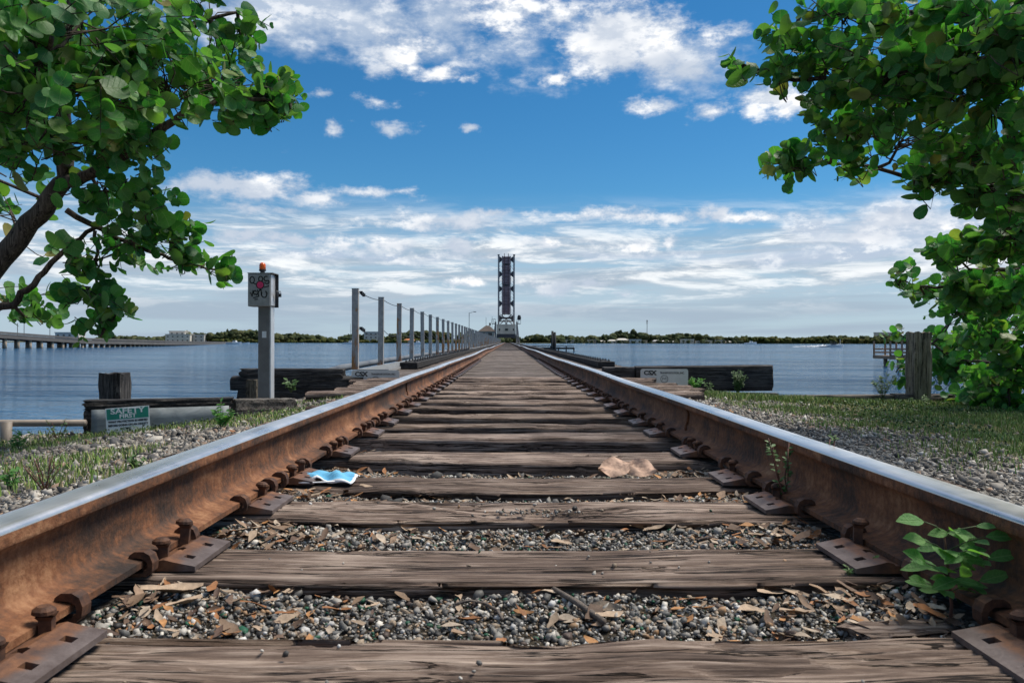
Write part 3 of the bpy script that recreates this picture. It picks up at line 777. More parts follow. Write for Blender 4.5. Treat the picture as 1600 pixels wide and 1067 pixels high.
# ------------------------------------------------------------------ abutment walls, caps, posts
def rough_beam(a, b, sec, seed, amp=.018, n=26):      # a weathered timber between two points, section (w,h)
    a = Vector(a); b = Vector(b); d = b - a; L = d.length; d.normalize()
    up = Vector((0, 0, 1)) if abs(d.z) < .9 else Vector((0, 1, 0))
    s_ = d.cross(up).normalized(); u = s_.cross(d)
    ring = []; kk = 5
    w_, h_ = sec
    for i in range(kk): ring.append((-w_ / 2 + w_ * i / kk, -h_ / 2))
    for i in range(kk): ring.append((w_ / 2, -h_ / 2 + h_ * i / kk))
    for i in range(kk): ring.append((w_ / 2 - w_ * i / kk, h_ / 2))
    for i in range(kk): ring.append((-w_ / 2, h_ / 2 - h_ * i / kk))
    m = len(ring); R_ = random.Random(seed)
    prf = [R_.uniform(0, .7) for _ in ring]; off = [R_.uniform(-1, 1) for _ in ring]
    vs = []; fs = []
    for i in range(n + 1):
        f = i / n
        for j, (x, z) in enumerate(ring):
            e = 1 - amp / max(w_, h_) * 2 * (prf[j] + .8 * float(vnoise(f * 9, j * .9, seed)))
            if abs(abs(x) - w_ / 2) < 1e-6 and abs(abs(z) - h_ / 2) < 1e-6: e *= .94
            end = (off[j] * amp * (.5 if abs(d.z) > .9 else 1.4)) if i in (0, n) else 0
            vs.append(a + d * (L * f + end) + s_ * x * e + u * z * e)
    for i in range(n):
        for j in range(m): fs.append((i * m + j, i * m + (j + 1) % m, (i + 1) * m + (j + 1) % m, (i + 1) * m + j))
    fs.append(tuple(range(m - 1, -1, -1))); fs.append(tuple(n * m + j for j in range(m)))
    mb = MB(); mb.add(vs, fs); return mb
def beam_part(name, mat, a, b, sec, seed, parent, amp=.018):
    c = (Vector(a) + Vector(b)) / 2
    mb = rough_beam(Vector(a) - c, Vector(b) - c, sec, seed, amp)
    loc = c - (parent.location if parent else Vector())
    return mb.build(name, mat, parent, loc)

aw = thing('timber_abutment', (-2.55, 9.4, -.3), 'pile of split black timbers behind the lamp pole at the end of the trestle', 'timber wall')
for i, (xa, xb, z, h) in enumerate([(-3.18, -1.72, -.215, .22), (-3.24, -1.70, -.07, .18), (-3.14, -1.95, .045, .13)]):
    beam_part('timber', 'black_timber', (xa, 9.36, z), (xb, 9.36, z), (.24, h), 31 + i, aw, .014)
aw2 = thing('timber_abutment', (2.3, 9.5, -.3), 'thick black tarred timber beam standing on edge right of the track by the water', 'timber wall')
beam_part('timber', 'black_timber', (1.50, 9.47, -.02), (3.10, 9.47, .0), (.16, .32), 41, aw2, .01)
beam_part('timber', 'black_timber', (1.10, 9.50, .0), (1.47, 9.50, .0), (.14, .26), 42, aw2, .01)
beam_part('plank', 'grey_timber', (2.10, 9.38, -.185), (3.14, 9.38, -.19), (.10, .035), 43, aw2, .006)
o = beam_part('mooring_post', 'post_timber', (-2.83, 8.75, -.32), (-2.83, 8.75, -.0), (.13, .13), 44, None, .012)
tag(o, 'short lichen-stained wooden stump right behind the lamp pole', 'post')
o = beam_part('piling_post', 'dark_post', at(180, 560, 6.25).xyz * 1.0 - Vector((0, 0, .9)), at(180, 584, 6.25), (.195, .195), 45, None, .018)
tag(o, 'short square black weathered post behind the safety sign', 'post')
o = beam_part('fence_post', 'post_timber', at(1434, 700, 7.25), at(1437, 517, 7.25), (.20, .19), 46, None, .022)
tag(o, 'tall furrowed grey wooden post in front of the leafy bush at right', 'post')

bw = thing('timber_bulkhead', (-2.5, 5.7, -.3), 'low timber bulkhead faced with grey sheet metal left of the track', 'bulkhead')
A = at(132, 633, 5.62); B = at(362, 628, 5.98); Cc = at(458, 627, 6.25)
beam_part('cap_timber', 'black_timber', A, B, (.17, .075), 51, bw, .014)
beam_part('cap_timber', 'grey_timber', B + Vector((.012, 0, -.045)), Cc + Vector((0, 0, -.04)), (.16, .14), 52, bw, .010)
beam_part('end_post', 'black_timber', at(139, 690, 5.60), at(139, 642, 5.60), (.07, .07), 53, bw, .012)
p0 = at(143, 641, 5.53); p1 = at(358, 634, 5.87)
sm = MB(); nseg = 20; vs = []; fs = []
for i in range(nseg + 1):
    f = i / nseg; top = p0.lerp(p1, f)
    for j in range(5):
        g = j / 4; zb = -.36
        vs.append(Vector((top.x, top.y - .010 * math.sin(f * 9 + g * 2.5) * (g) - .012 * math.sin(f * 3.1), top.z * (1 - g) + zb * g)))
for i in range(nseg):
    for j in range(4): fs.append((i * 5 + j, i * 5 + j + 1, (i + 1) * 5 + j + 1, (i + 1) * 5 + j))
sm.add([v - bw.location for v in vs], fs)
so = sm.build('sheet_metal', 'sheet_metal', bw, None, True); so.modifiers.new('thick', 'SOLIDIFY').thickness = .004

# safety sign fixed on the sheet
def text(body, size, mat, parent, mtx, ext=.0008, off=0.0, xs=1.0, name='lettering', align='CENTER'):
    cu = bpy.data.curves.new('txt', 'FONT'); cu.body = body; cu.size = size; cu.extrude = ext; cu.offset = off
    cu.align_x = align; cu.align_y = 'CENTER'; cu.resolution_u = 3
    ob = bpy.data.objects.new('txt', cu); COL.objects.link(ob)
    me = bpy.data.meshes.new_from_object(ob)
    bpy.data.objects.remove(ob); me.name = name
    me.transform(Matrix.Diagonal((xs, 1, 1, 1)))
    me.materials.clear(); me.materials.append(M[mat])
    o = link(name, me, parent); o.matrix_local = mtx
    return o
def facing(loc, yaw=0.0, roll=0.0, pitch=0.0):      # local x right, local y up, facing -Y
    return Matrix.Translation(loc) @ Matrix.Rotation(yaw, 4, 'Z') @ Matrix.Rotation(PI / 2 + pitch, 4, 'X') @ Matrix.Rotation(roll, 4, 'Z')
sc = at(200, 657, 5.53) + Vector((0, .004, 0))
yaw = math.atan2(p1.y - p0.y, p1.x - p0.x)
sg = thing('safety_sign', sc, 'small green and white safety first sign on the sheet metal', 'sign')
sg.matrix_world = facing(sc, yaw, .055)
def panel(name, w_, h_, th, mat, parent, cx=0, cy=0, z0=0, r=0.0):
    mb = MB()
    if r <= 0: mb.box((cx - w_ / 2, cy - h_ / 2, z0), (cx + w_ / 2, cy + h_ / 2, z0 + th))
    else:
        pl = []
        for (sx, sy, a0) in ((1, -1, -90), (1, 1, 0), (-1, 1, 90), (-1, -1, 180)):
            for a in range(0, 91, 30):
                an = math.radians(a0 + a); pl.append((cx + sx * (w_ / 2 - r) + r * math.cos(an), cy + sy * (h_ / 2 - r) + r * math.sin(an)))
        n = len(pl)
        mb.add([(x, y, z0) for x, y in pl] + [(x, y, z0 + th) for x, y in pl], [tuple(range(n - 1, -1, -1)), tuple(range(n, 2 * n))] + [(i, (i + 1) % n, (i + 1) % n + n, i + n) for i in range(n)])
    return mb.build(name, mat, parent)
panel('panel', .276, .182, .003, 'white_paint', sg)
panel('header_panel', .262, .074, .0012, 'sign_green', sg, 0, .048, .0032)
T = lambda x, y, z=.0046: Matrix.Translation((x, y, z))
text('SAFETY', .050, 'white_paint', sg, T(0, .065), off=.0012, xs=1.30)
text('FIRST', .036, 'white_paint', sg, T(0, .030), off=.0012, xs=1.25)
text('WHAT PROTECTION IS NEEDED', .0185, 'black_paint', sg, T(0, -.006, .0034), off=.0011, xs=.92)
text('BEFORE GOING ON AN ODDITY', .0185, 'black_paint', sg, T(0, -.031, .0034), off=.0011, xs=.92)
text('DO YOU', .0185, 'black_paint', sg, T(-.018, -.056, .0034), off=.0011, xs=.92)

# pipe barrier at far left
pb = thing('pipe_barrier', at(10, 690, 5.5), 'low brown pipe barrier with a short post at the left bank edge', 'barrier')
pl_ = -pb.location
MB().tube([at(-420, 664, 5.5), at(134, 661.5, 5.5)], .024, 10).build('rail_pipe', 'pipe_brown', pb, pl_, True)
MB().tube([at(-420, 692, 5.62), at(150, 690, 5.62)], .020, 8).build('lower_pipe', 'rubber_pipe', pb, pl_, True)
for px in (10, -260): MB().tube([at(px, 735, 5.44), at(px, 660, 5.44)], .036, 10).build('post', 'pipe_brown', pb, pl_, True)

# right bank cap
rb = thing('cap_timber', (3.2, 7.3, -.15), 'long grey timber cap along the right bank edge under the tall post', 'timber')
beam_part('timber', 'grey_timber', at(1192, 623, 7.42), at(1395, 621, 7.36), (.16, .09), 61, rb, .012)
beam_part('timber', 'grey_timber', at(1397, 622, 7.30), at(1487, 622, 7.26), (.22, .11), 62, rb, .014)
beam_part('timber', 'grey_timber', at(1490, 632, 7.30), at(2100, 632, 7.30), (.16, .10), 63, rb, .014)

# company signs
def company_sign(cpos, label, part):
    s_ = thing('company_sign', cpos, label, 'sign'); s_.matrix_world = facing(cpos)
    panel('panel', .56, .235, .004, 'sign_panel_grey', s_, r=.025)
    z = .0044
    text('CS', .068, 'black_paint', s_, T(-.195, .070, z), off=.0032, xs=1.15)
    text('X', .068, 'black_paint', s_, T(-.124, .070, z), off=.0035, xs=1.15)
    ser = MB()
    for x in (-.144, -.103):
        for y in (.048, .094): ser.box((x - .012, y - .0035, z), (x + .012, y + .0035, z + .0014))
    ser.build('serif', 'black_paint', s_)
    text('TRANSPORTATION, INC.', .032, 'black_paint', s_, T(.092, .070, z), off=.0009, xs=.80)
    ring = ribbon([Vector((.0 + .042 * math.cos(a), .0 + .042 * math.sin(a), z)) for a in np.linspace(0, 2 * PI, 25)], .006, .001, (0, 0, 1))
    ring.build('emblem_ring', 'black_paint', s_)
    bar = ribbon([Vector((-.02, -.015, z)), Vector((-.02, .018, z)), Vector((.0, .0, z)), Vector((.02, .018, z)), Vector((.02, -.015, z))], .005, .001, (0, 0, 1))
    bar.build('emblem_bars', 'black_paint', s_)
    return s_
company_sign(at(1038, 591, 9.36), 'rounded grey company sign on the black beam right of the track', 'r')
company_sign(at(587, 594, 9.30), 'rounded grey company sign below the walkway left of the track', 'l')

# ------------------------------------------------------------------ lamp pole with control box
pc = at(416, 617, 6.85)
lp = thing('signal_box_pole', pc, 'grey steel pole with graffitied control box and orange beacon', 'signal box')
MB().box((-.055, -.055, -.06), (.045, .05, .80)).build('pole', 'pole_steel', lp, bevel=.008)
MB().box((.0455, -.052, -.06), (.056, .046, .79)).build('pole_flange', 'sunlit_and_sticker_steel', lp)  # right edge coloured paler to stand for the sun on it
panel_ = MB().box((-.018, -.060, .49), (.018, -.0555, .545)).build('pole_sticker', 'sunlit_and_sticker_steel', lp)
MB().box((-.09, -.08, -.075), (.085, .08, -.06)).build('base_plate', 'pole_steel', lp)
bx = MB().box((-.128, -.10, .755), (.062, .045, 1.035)).build('control_box', 'aluminium_box', lp, bevel=.006)
MB().box((.0625, -.085, .765), (.0665, .036, 1.025)).build('box_sunlit_side', 'sunlit_and_sticker_steel', bx)  # plate over the right side, its pale colour painting in the sunlight
MB().box((.060, .0375, .750), (.092, .050, 1.035)).build('box_flange', 'black_metal', bx)
MB().box((-.13, -.104, 1.0355), (.09, .05, 1.041)).build('box_lid', 'aluminium_box', bx)
for s_ in (0, 1):
    y = .012 + s_ * .05 - .02
    pk = MB().box((.082 + s_ * .012, y - .014, .842), (.104 + s_ * .012, y + .012, .872)).build('padlock', 'black_metal', lp, bevel=.003)
    MB().tube([(.093 + s_ * .012 + .008 * math.cos(a), y, .872 + .022 * math.sin(a)) for a in np.linspace(PI, 0, 8)], .0028, 6).build('shackle', 'pole_steel', pk, None, True)
bc = MB().lathe([(.020, 1.0415), (.020, 1.058), (.030, 1.062), (.030, 1.074)], (-.027, -.02, 0)).build('beacon_base', 'black_metal', lp, None, False)
MB().lathe([(.027, 1.0745), (.0275, 1.10), (.026, 1.118), (.020, 1.129), (.010, 1.134)], (-.027, -.02, 0), 18).build('beacon_lens', 'orange_lens', bc, None, True)
gr = MB(); fy = -.1012
def gpt(u, v): return Vector((-.128 + u * .19, fy, 1.035 - v * .28))
def arc(cx, cy, rx, ry, a0=0, a1=360, n=14): return [(cx + rx * math.cos(math.radians(a)), cy - ry * math.sin(math.radians(a))) for a in np.linspace(a0, a1, n)]
strokes = [arc(.2, .2, .1, .1), arc(.58, .17, .09, .08), arc(.82, .16, .09, .07, 60, 300), arc(.86, .26, .10, .05, 200, 430), [(.28, .3), (.36, .33)], [(.75, .42), (.95, .38)],
           [(.13, .58), (.2, .70), (.24, .52)], arc(.33, .58, .06, .06, 20, 330), [(.44, .5), (.5, .7)], [(.56, .48), (.40, .66)], [(.52, .52), (.6, .5), (.62, .66)], arc(.74, .63, .12, .1, 150, 420), [(.26, .74), (.48, .70)], [(.32, .79), (.44, .78)]]
for st_ in strokes:
    r_ = ribbon([gpt(*p) for p in st_], .0085, .0006, (0, -1, 0)); gr.add(r_.v, r_.f)
gr.build('graffiti', 'black_paint', bx)
dsk = lambda r, y, c: MB().add([(c[0], y, c[2])] + [(c[0] + r * math.cos(a), y, c[2] + r * math.sin(a)) for a in np.linspace(0, 2 * PI, 20)[:-1]], [(0, i + 1, (i + 1) % 19 + 1) for i in range(19)])
ctr = gpt(.56, .35)
dsk(.036, fy - .0012, ctr).build('graffiti_disc', 'black_paint', bx); dsk(.028, fy - .0018, ctr).build('graffiti_dot', 'pink_paint', bx)
sb = thing('lamp_slab', (pc.x, pc.y, -.2), 'low grey timber slab under the lamp pole', 'slab')
beam_part('slab', 'grey_timber', (pc.x - .40, 6.86, pc.z - .143), (pc.x + .36, 6.86, pc.z - .143), (.55, .135), 71, sb, .008)

# ------------------------------------------------------------------ raised bascule span
BY = 250.0; BX = -.45
bs = thing('bascule_span', (BX, BY, -1.6), 'tall raised lattice drawbridge span standing upright over the track far away', 'drawbridge')
BO = (0, 0, 1.6)
def bp(name, mat, mb): return mb.build(name, mat, bs, BO)
for x in (-2.42, 2.42):
    for y in (0, 3.4): bp('chord', 'truss_steel', MB().box((x - .24, y - .24, 3.5), (x + .24, y + .24, 27.4)))
    for i in range(5):
        z0 = 7.2 + i * 4.1
        bp('lattice_brace', 'truss_steel', MB().bar((x, .3, z0), (x, 3.1, z0 + 4.1 if i % 2 else z0 + 4.0), .2, .2))
    bp('chord_cap', 'truss_dark', MB().box((x - .34, -.3, 27.41), (x + .34, .4, 27.7)))
for z in (26.2, 21.6, 17.0, 12.4, 7.8):
    bp('floor_beam', 'truss_dark', MB().box((-2.17, -.1, z - .32), (2.17, .5, z + .25)))
    for s_ in (-1, 1):
        bp('gusset', 'truss_dark', MB().add([(s_ * 2.17, -.15, z - 1.1), (s_ * 2.17, -.15, z + .95), (s_ * 1.3, -.15, z + .3), (s_ * 1.3, -.15, z - .4), (s_ * 2.17, .3, z - 1.1), (s_ * 2.17, .3, z + .95), (s_ * 1.3, .3, z + .3), (s_ * 1.3, .3, z - .4)],
           [(0, 1, 2, 3), (7, 6, 5, 4), (0, 3, 7, 4), (1, 5, 6, 2), (2, 6, 7, 3)]))
for x in (-1.2, 1.2): bp('stringer', 'truss_dark', MB().box((x - .14, -.16, 8.1), (x + .14, .5, 27.2)))
z = 9.2
while z < 26.8:
    if random.random() > .06: bp('deck_tie', 'leaf_deck', MB().box((-1.45, -.42, z), (1.45, -.17, z + random.uniform(.22, .36))))
    z += .46
bp('deck_plate', 'truss_dark', MB().box((-1.04, -.14, 8.9), (1.04, -.02, 26.9)))
for i in range(20):
    for s_ in (-1, 1): bp('lacing_bar', 'truss_steel', MB().bar((s_ * 2.2, .1, 7.0 + i), (s_ * 1.45, .1, 7.5 + i if i % 2 else 8.0 + i), .07, .07, (0, 1, 0)))
for x in (-.62, .62): bp('leaf_rail', 'leaf_rail', MB().box((x - .09, -.62, 8.6), (x + .09, -.43, 28.0)))
for (a, b) in (((-1.9, 5.9), (1.9, 9.0)), ((1.9, 5.9), (-1.9, 9.0)), ((-2.1, 3.9), (1.0, 7.2)), ((2.1, 3.9), (-1.0, 7.2))):
    bp('cross_brace', 'truss_steel', MB().bar((a[0], .8, a[1]), (b[0], .8, b[1]), .26, .26, (0, 1, 0)))
bp('floor_beam', 'truss_steel', MB().box((-2.17, .55, 6.6), (2.17, .9, 7.0)))
cw = bp('counterweight', 'tan_concrete', MB().box((-2.95, -3.0, 2.75), (2.95, 1.5, 5.75)))
for x, w_ in ((-2.1, .36), (.1, .95), (2.25, .36)): MB().box((x - w_ / 2, -3.06, 3.75), (x + w_ / 2, -3.01, 4.45)).build('opening', 'window_dark', cw)
MB().box((-3.0, -2.9, 1.55), (3.0, 1.4, 2.74)).build('counterweight_base', 'truss_dark', cw)
for x in (-3.35, 3.35):
    bp('support_column', 'truss_steel', MB().box((x - .26, -1, -3.5), (x + .26, -.4, 6.6)))
    bp('support_column', 'truss_steel', MB().bar((x * 1.03, -.7, 5.5), (x * 1.3, -.7, -2), .35, .35, (0, 1, 0)))
    xo = 1.15 if x > 0 else -1.15
    bp('platform', 'truss_dark', MB().box((min(x, x + xo), -1.4, 5.85), (max(x, x + xo), 0, 6.0)))
    for f in (.0, .5, 1.0): bp('platform_post', 'truss_dark', MB().box((x + xo * f - .05, -1.45, 6.0), (x + xo * f + .05, -1.35, 7.4)))
    bp('platform_rail', 'truss_dark', MB().box((min(x, x + xo), -1.46, 7.3), (max(x, x + xo), -1.36, 7.42)))
bp('signal_head', 'black_metal', MB().lathe([(.2, 7.1), (.55, 7.2), (.6, 8.0), (.4, 8.6), (.1, 8.7)], (4.05, -1.0, 0), 10))
bp('pier_block', 'concrete', MB().box((-5.2, -3, -4), (-2.2, 5, -.25))); bp('pier_block', 'concrete', MB().box((2.2, -3, -4), (5.2, 5, -.25)))

oh = thing('operator_house', (-6.1, 236, -1.6), 'small tan operator house with brown roof beside the drawbridge', 'house')
def hp(name, mat, mb, p=None): return mb.build(name, mat, p or oh)
hp('platform', 'concrete', MB().box((-2.6, -2.4, -3), (2.8, 2.4, 2.2)))
wl = hp('wall', 'house_wall_tan', MB().box((-2.2, -2, 2.21), (2.2, 2, 5.0)))
for x in (-1.2, .95): hp('window', 'window_dark', MB().box((x - .55, -2.05, 3.5), (x + .55, -2.01, 4.6)), wl)
rf = hp('roof', 'roof_brown', MB().add([(-2.6, -2.4, 5.0), (2.6, -2.4, 5.0), (2.6, 2.4, 5.0), (-2.6, 2.4, 5.0), (-.4, -.6, 6.7), (.7, -.6, 6.7), (.7, .6, 6.7), (-.4, .6, 6.7)],
                                     [(0, 3, 2, 1), (0, 1, 5, 4), (1, 2, 6, 5), (2, 3, 7, 6), (3, 0, 4, 7), (4, 5, 6, 7)]))
hp('chimney', 'roof_brown', MB().box((.6, -.3, 6.72), (1.1, .3, 7.5)), rf)
for x, h in ((-.3, 9.2), (1.5, 9.4)): hp('antenna', 'black_metal', MB().box((x - .04, -.04, 6.0), (x + .04, .04, h)), rf)

lamp = thing('street_lamp', at(733, 535, 240), 'thin far street lamp with a single arm left of the drawbridge', 'street lamp')
MB().tube([(0, 0, -2), (0, 0, 9)], .08, 6).build('pole', 'pole_steel', lamp); MB().bar((0, 0, 8.9), (1.4, 0, 9.3), .12, .10).build('arm', 'pole_steel', lamp)
MB().box((1.3, -.15, 9.2), (2.1, .15, 9.4)).build('lamp_head', 'black_metal', lamp)

# old fender dock right of the trestle
fd = thing('fender_dock', at(865, 546, 160), 'small dark dock on piles just right of the trestle', 'dock')
fo = -fd.location
x0 = at(800, 0, 160).x; x1 = at(896, 0, 160).x
MB().box((x0, 159, -1.1), (x1, 161, -.75)).build('deck', 'dark_post', fd, fo)
for i in range(9): MB().box((x0 + (x1 - x0) * i / 8 - .12, 158.7, -3), (x0 + (x1 - x0) * i / 8 + .12, 158.95, -.45 if i % 2 else -.7)).build('pile', 'dark_post', fd, fo)
MB().box((x0, 158.96, -.55), (x1, 159.1, -.42)).build('fender_rail', 'dark_post', fd, fo)
pd = thing('pile_cluster', at(865, 546, 135), 'tall weathered cluster of piles beside the right rail in the distance', 'piles')
for i, (a, b, h) in enumerate(((-.2, 0, 3.2), (.2, .1, 3.0), (0, .3, 2.9))): MB().tube([(a * 1.5, b, -2), (a, b, h)], .2, 7).build('pile', 'dark_post', pd, None, True)

# ------------------------------------------------------------------ fishing pier at right
fp = thing('fishing_pier', (33, 66, -1.6), 'brown wooden fishing pier with railing behind the tall post at right', 'pier')
fo = (-33, -66, 1.6)
x0, x1 = at(1381, 0, 66).x, at(1800, 0, 66).x
MB().box((x0, 65, -.95), (x1, 68, -.68)).build('deck', 'pier_wood', fp, fo)
MB().box((x0 - .02, 64.94, -.98), (x1, 64.99, -.6)).build('edge_board', 'pier_wood', fp, fo)
pm = MB().tube([(0, 0, -3), (0, 0, .65)], .17, 8).mesh('pile', 'bridge_pile', True)
x = x0 + .9
while x < x1:
    for y in (65.3, 67.6): link('pile', pm, fp, (x - 33, y - 66, 0))
    x += 4.2
ps = MB().box((-.06, -.06, 0), (.06, .06, 1.2)).mesh('rail_post', 'pier_wood')
x = x0 + .06
while x < x1:
    link('rail_post', ps, fp, (x - 33, -1.0, .93)); link('rail_post', ps, fp, (x - 33, 1.9, .93)); x += .95
for y in (65.0, 67.9):
    for z in (.18, .46): MB().box((x0, y - .05 - .075, z - .97 + .3), (x1, y + .02 - .075, z - .85 + .3)).build('hand_rail', 'pier_wood', fp, fo)

# ------------------------------------------------------------------ highway bridge at left
hb = thing('highway_bridge', (-125, 220, -1.6), 'long low concrete highway bridge on many piles at far left', 'bridge')
ho = Vector((125, -220, 1.6))
pth = [(-133, 150, 3.0), (-127, 185, 2.6), (-123.5, 207, 1.55), (-121, 228, .62), (-124, 260, .30), (-129, 300, -.05), (-146, 370, -.35), (-185, 515, -.75), (-260, 760, -.95)]
def ipath(s_):
    i = min(int(s_), len(pth) - 2); f = s_ - i
    return Vector([pth[i][c] * (1 - f) + pth[i + 1][c] * f for c in range(3)])
for i in range(len(pth) - 1):
    a, b = Vector(pth[i]), Vector(pth[i + 1])
    d = (b - a); d.z = 0; d.normalize(); e = Vector((d.y, -d.x, 0))
    vs = []
    for p in (a, b):
        for w_, z in ((0, -1.05), (0, .0), (-9, .0), (-9, -1.05)): vs.append(p + e * w_ + Vector((0, 0, z)))
    MB().add(vs, [(0, 1, 5, 4), (1, 2, 6, 5), (2, 3, 7, 6), (3, 0, 4, 7), (0, 3, 2, 1), (4, 5, 6, 7)]).build('deck', 'bridge_concrete', hb, ho)
    MB().bar(a + Vector((0, 0, .32)), b + Vector((0, 0, .32)), .25, .5).build('parapet', 'bridge_concrete', hb, ho)
hp_me = MB().tube([(0, 0, -3), (0, 0, 0)], .42, 7).mesh('pile', 'bridge_pile', True)
s_ = 0.0
while s_ < len(pth) - 1.01:
    p = ipath(s_); i = int(s_); L = (Vector(pth[i + 1]) - Vector(pth[i])).length
    d = (Vector(pth[i + 1]) - Vector(pth[i])); d.z = 0; d.normalize(); e = Vector((d.y, -d.x, 0))
    for w_ in (-.8, -4.5, -8.2): link('pile', hp_me, hb, p + e * w_ + Vector((0, 0, -1.0)) + ho)
    s_ += 4.2 / L
for px, Yp in ((5, 205), (16, 209), (58, 215)):
    q_ = at(px, 500, Yp); MB().tube([(q_.x, Yp + 6, 0), (q_.x, Yp + 6, 8 if px > 10 else 5)], .09, 5).build('light_pole', 'pole_steel', hb, ho)

# ------------------------------------------------------------------ far shore
tag(MB().box((-1400, 860, -1.62), (60, 1600, -1.15)).build('far_shore', 'shore_land'), kind='structure')
tag(MB().box((-10, 930, -1.62), (1500, 1700, -1.12)).build('far_shore', 'shore_land'), kind='structure')
def tree_mass(name, specs, mat, seed):
    rng = np.random.default_rng(seed); P = []; Sz = []
    for (x, y, h, w_) in specs:
        nb = 10
        for _ in range(nb):
            a = rng.uniform(0, 2 * PI); r = w_ * .5 * math.sqrt(rng.uniform()); zz = h * rng.uniform(.15, .86)
            taper = 1 - .55 * (zz / h)
            P.append((x + r * taper * math.cos(a), y + r * math.sin(a), -1.3 + zz)); Sz.append(w_ * rng.uniform(.16, .30))
    P = np.array(P); Sz = np.array(Sz)
    n = len(P); bv, bf = ICO1
    shape = bv[None] * (1 + rng.uniform(-.38, .38, size=(n, len(bv), 1)))
    V = shape * Sz[:, None, None] * np.array([1, 1, .8]) + P[:, None]
    V[..., 2] = np.maximum(V[..., 2], -1.4)
    Fc = bf[None] + (np.arange(n) * len(bv))[:, None, None]
    return tag(link(name, npmesh(name, V.reshape(-1, 3), Fc.reshape(-1, 3), mat)), kind='stuff')
R = random.Random(5)
sp = []
for i in range(330):
    px = R.uniform(150, 800); Y = R.uniform(890, 1050)
    hpx = 14 + 5 * math.sin(px * .021) + 3 * math.sin(px * .07) + R.uniform(-4, 3)
    if px < 250: hpx *= .6
    sp.append((at(px, 0, Y).x, Y, max(3.5, hpx * .66), R.uniform(9, 16)))
tag(tree_mass('far_trees_left', sp, 'far_foliage', 3), 'dark green wooded shore across the water left of the drawbridge', 'woods').name = 'far_woods'
sp = []
for i in range(330):
    px = R.uniform(800, 1420); Y = R.uniform(975, 1150)
    hpx = 12.5 + 2.5 * math.sin(px * .019 + 1) + 2 * math.sin(px * .06) + R.uniform(-4, 2)
    if px > 1160: hpx *= .8
    if 955 < px < 1005: hpx += 4
    sp.append((at(px, 0, Y).x, Y, max(3.5, hpx * .74), R.uniform(9, 16)))
tag(tree_mass('far_woods', sp, 'far_foliage', 4), 'dark green wooded shore across the water right of the drawbridge', 'woods')
sp = [(at(px, 0, 945).x, 945 + R.uniform(-6, 10), R.uniform(4.5, 7.5), R.uniform(7, 11)) for px in [R.uniform(1150, 1480) for _ in range(130)]]
tag(tree_mass('far_mangroves', sp, 'far_mangrove', 6), 'yellow-green mangrove fringe along the far right shore', 'mangroves')
def far_tree(px, py, Y, w_, label):
    top = at(px, py, Y); t_ = thing('far_tree', (top.x, Y, -1.2), label, 'tree', 'tall trees on the far shore')
    h = top.z + 1.2
    MB().tube([(0, 0, 0), (0, 0, h * .8)], [.5, .25], 6).build('trunk', 'bark', t_)
    rng = np.random.default_rng(int(px)); n = 26
    zz = rng.uniform(.35, 1.0, n); a = rng.uniform(0, 2 * PI, n); r = w_ * (1.08 - zz) * rng.uniform(.3, 1, n)
    P = np.stack([r * np.cos(a), r * np.sin(a), zz * h - .5], 1)
    link('crown', stones('crown', P, np.full(n, w_ * .22) * rng.uniform(.7, 1.3, n), 'far_foliage', rng, 1.0, ICO1, .35), t_)
far_tree(355, 515.5, 900, 5, 'dark pointed conifer on the far left shore')
far_tree(346, 518, 905, 4, 'shorter dark conifer left of the pointed conifer on the far shore')
far_tree(990, 514.5, 1000, 11, 'broad tall tree above the white houses on the far right shore')
far_tree(968, 516, 1000, 8, 'tall tree just left of the broad tree on the far right shore')
ct = thing('radio_mast', at(1011, 531, 1000), 'thin lattice radio mast above the trees on the far right shore', 'mast')
MB().tube([(0, 0, 0), (0, 0, 24.5)], [.45, .3], 6).build('mast', 'truss_steel', ct)
for z in (21, 23.2, 24.6): MB().lathe([(.3, z), (1.0, z + .1), (1.0, z + .9), (.3, z + 1)], n=8).build('antenna_array', 'truss_steel', ct)
def far_house(px0, px1, pyt, Y, wall, roof, label, cat='house', group=None, name='far_house', flat=False):
    a = at(px0, pyt, Y); b = at(px1, pyt, Y); cx = (a.x + b.x) / 2; w_ = b.x - a.x; h = a.z + 1.2
    t_ = thing(name, (cx, Y, -1.2), label, cat, group); d = min(12, w_ * .7)
    hw = h * (.92 if flat else .66)
    wl = MB().box((-w_ / 2, -d / 2, 0), (w_ / 2, d / 2, hw)).build('wall', wall, t_)
    e = .5
    if flat: MB().box((-w_ / 2 - e, -d / 2 - e, hw + .01), (w_ / 2 + e, d / 2 + e, h)).build('roof', roof, t_)
    else: MB().add([(-w_ / 2 - e, -d / 2 - e, hw), (w_ / 2 + e, -d / 2 - e, hw), (w_ / 2 + e, d / 2 + e, hw), (-w_ / 2 - e, d / 2 + e, hw), (-w_ / 2 + d * .3, 0, h), (w_ / 2 - d * .3, 0, h)],
                   [(0, 3, 2, 1), (0, 1, 5, 4), (1, 2, 5), (2, 3, 4, 5), (3, 0, 4)]).build('roof', roof, t_)
    n = max(1, int(w_ / 4.5)); st = max(1, int(hw / 3.4))
    for r_ in range(st):
        for i in range(n):
            x = -w_ / 2 + w_ * (i + .5) / n; z = hw * (r_ + .5) / st
            MB().box((x - .9, -d / 2 - .06, z - .6), (x + .9, -d / 2 - .01, z + .6)).build('window', 'window_dark', wl)
    return t_
R2 = random.Random(9)
ORD = ['first', 'second', 'third', 'fourth', 'fifth', 'sixth', 'seventh', 'eighth', 'ninth', 'tenth', 'eleventh', 'twelfth', 'thirteenth', 'fourteenth', 'fifteenth', 'sixteenth']
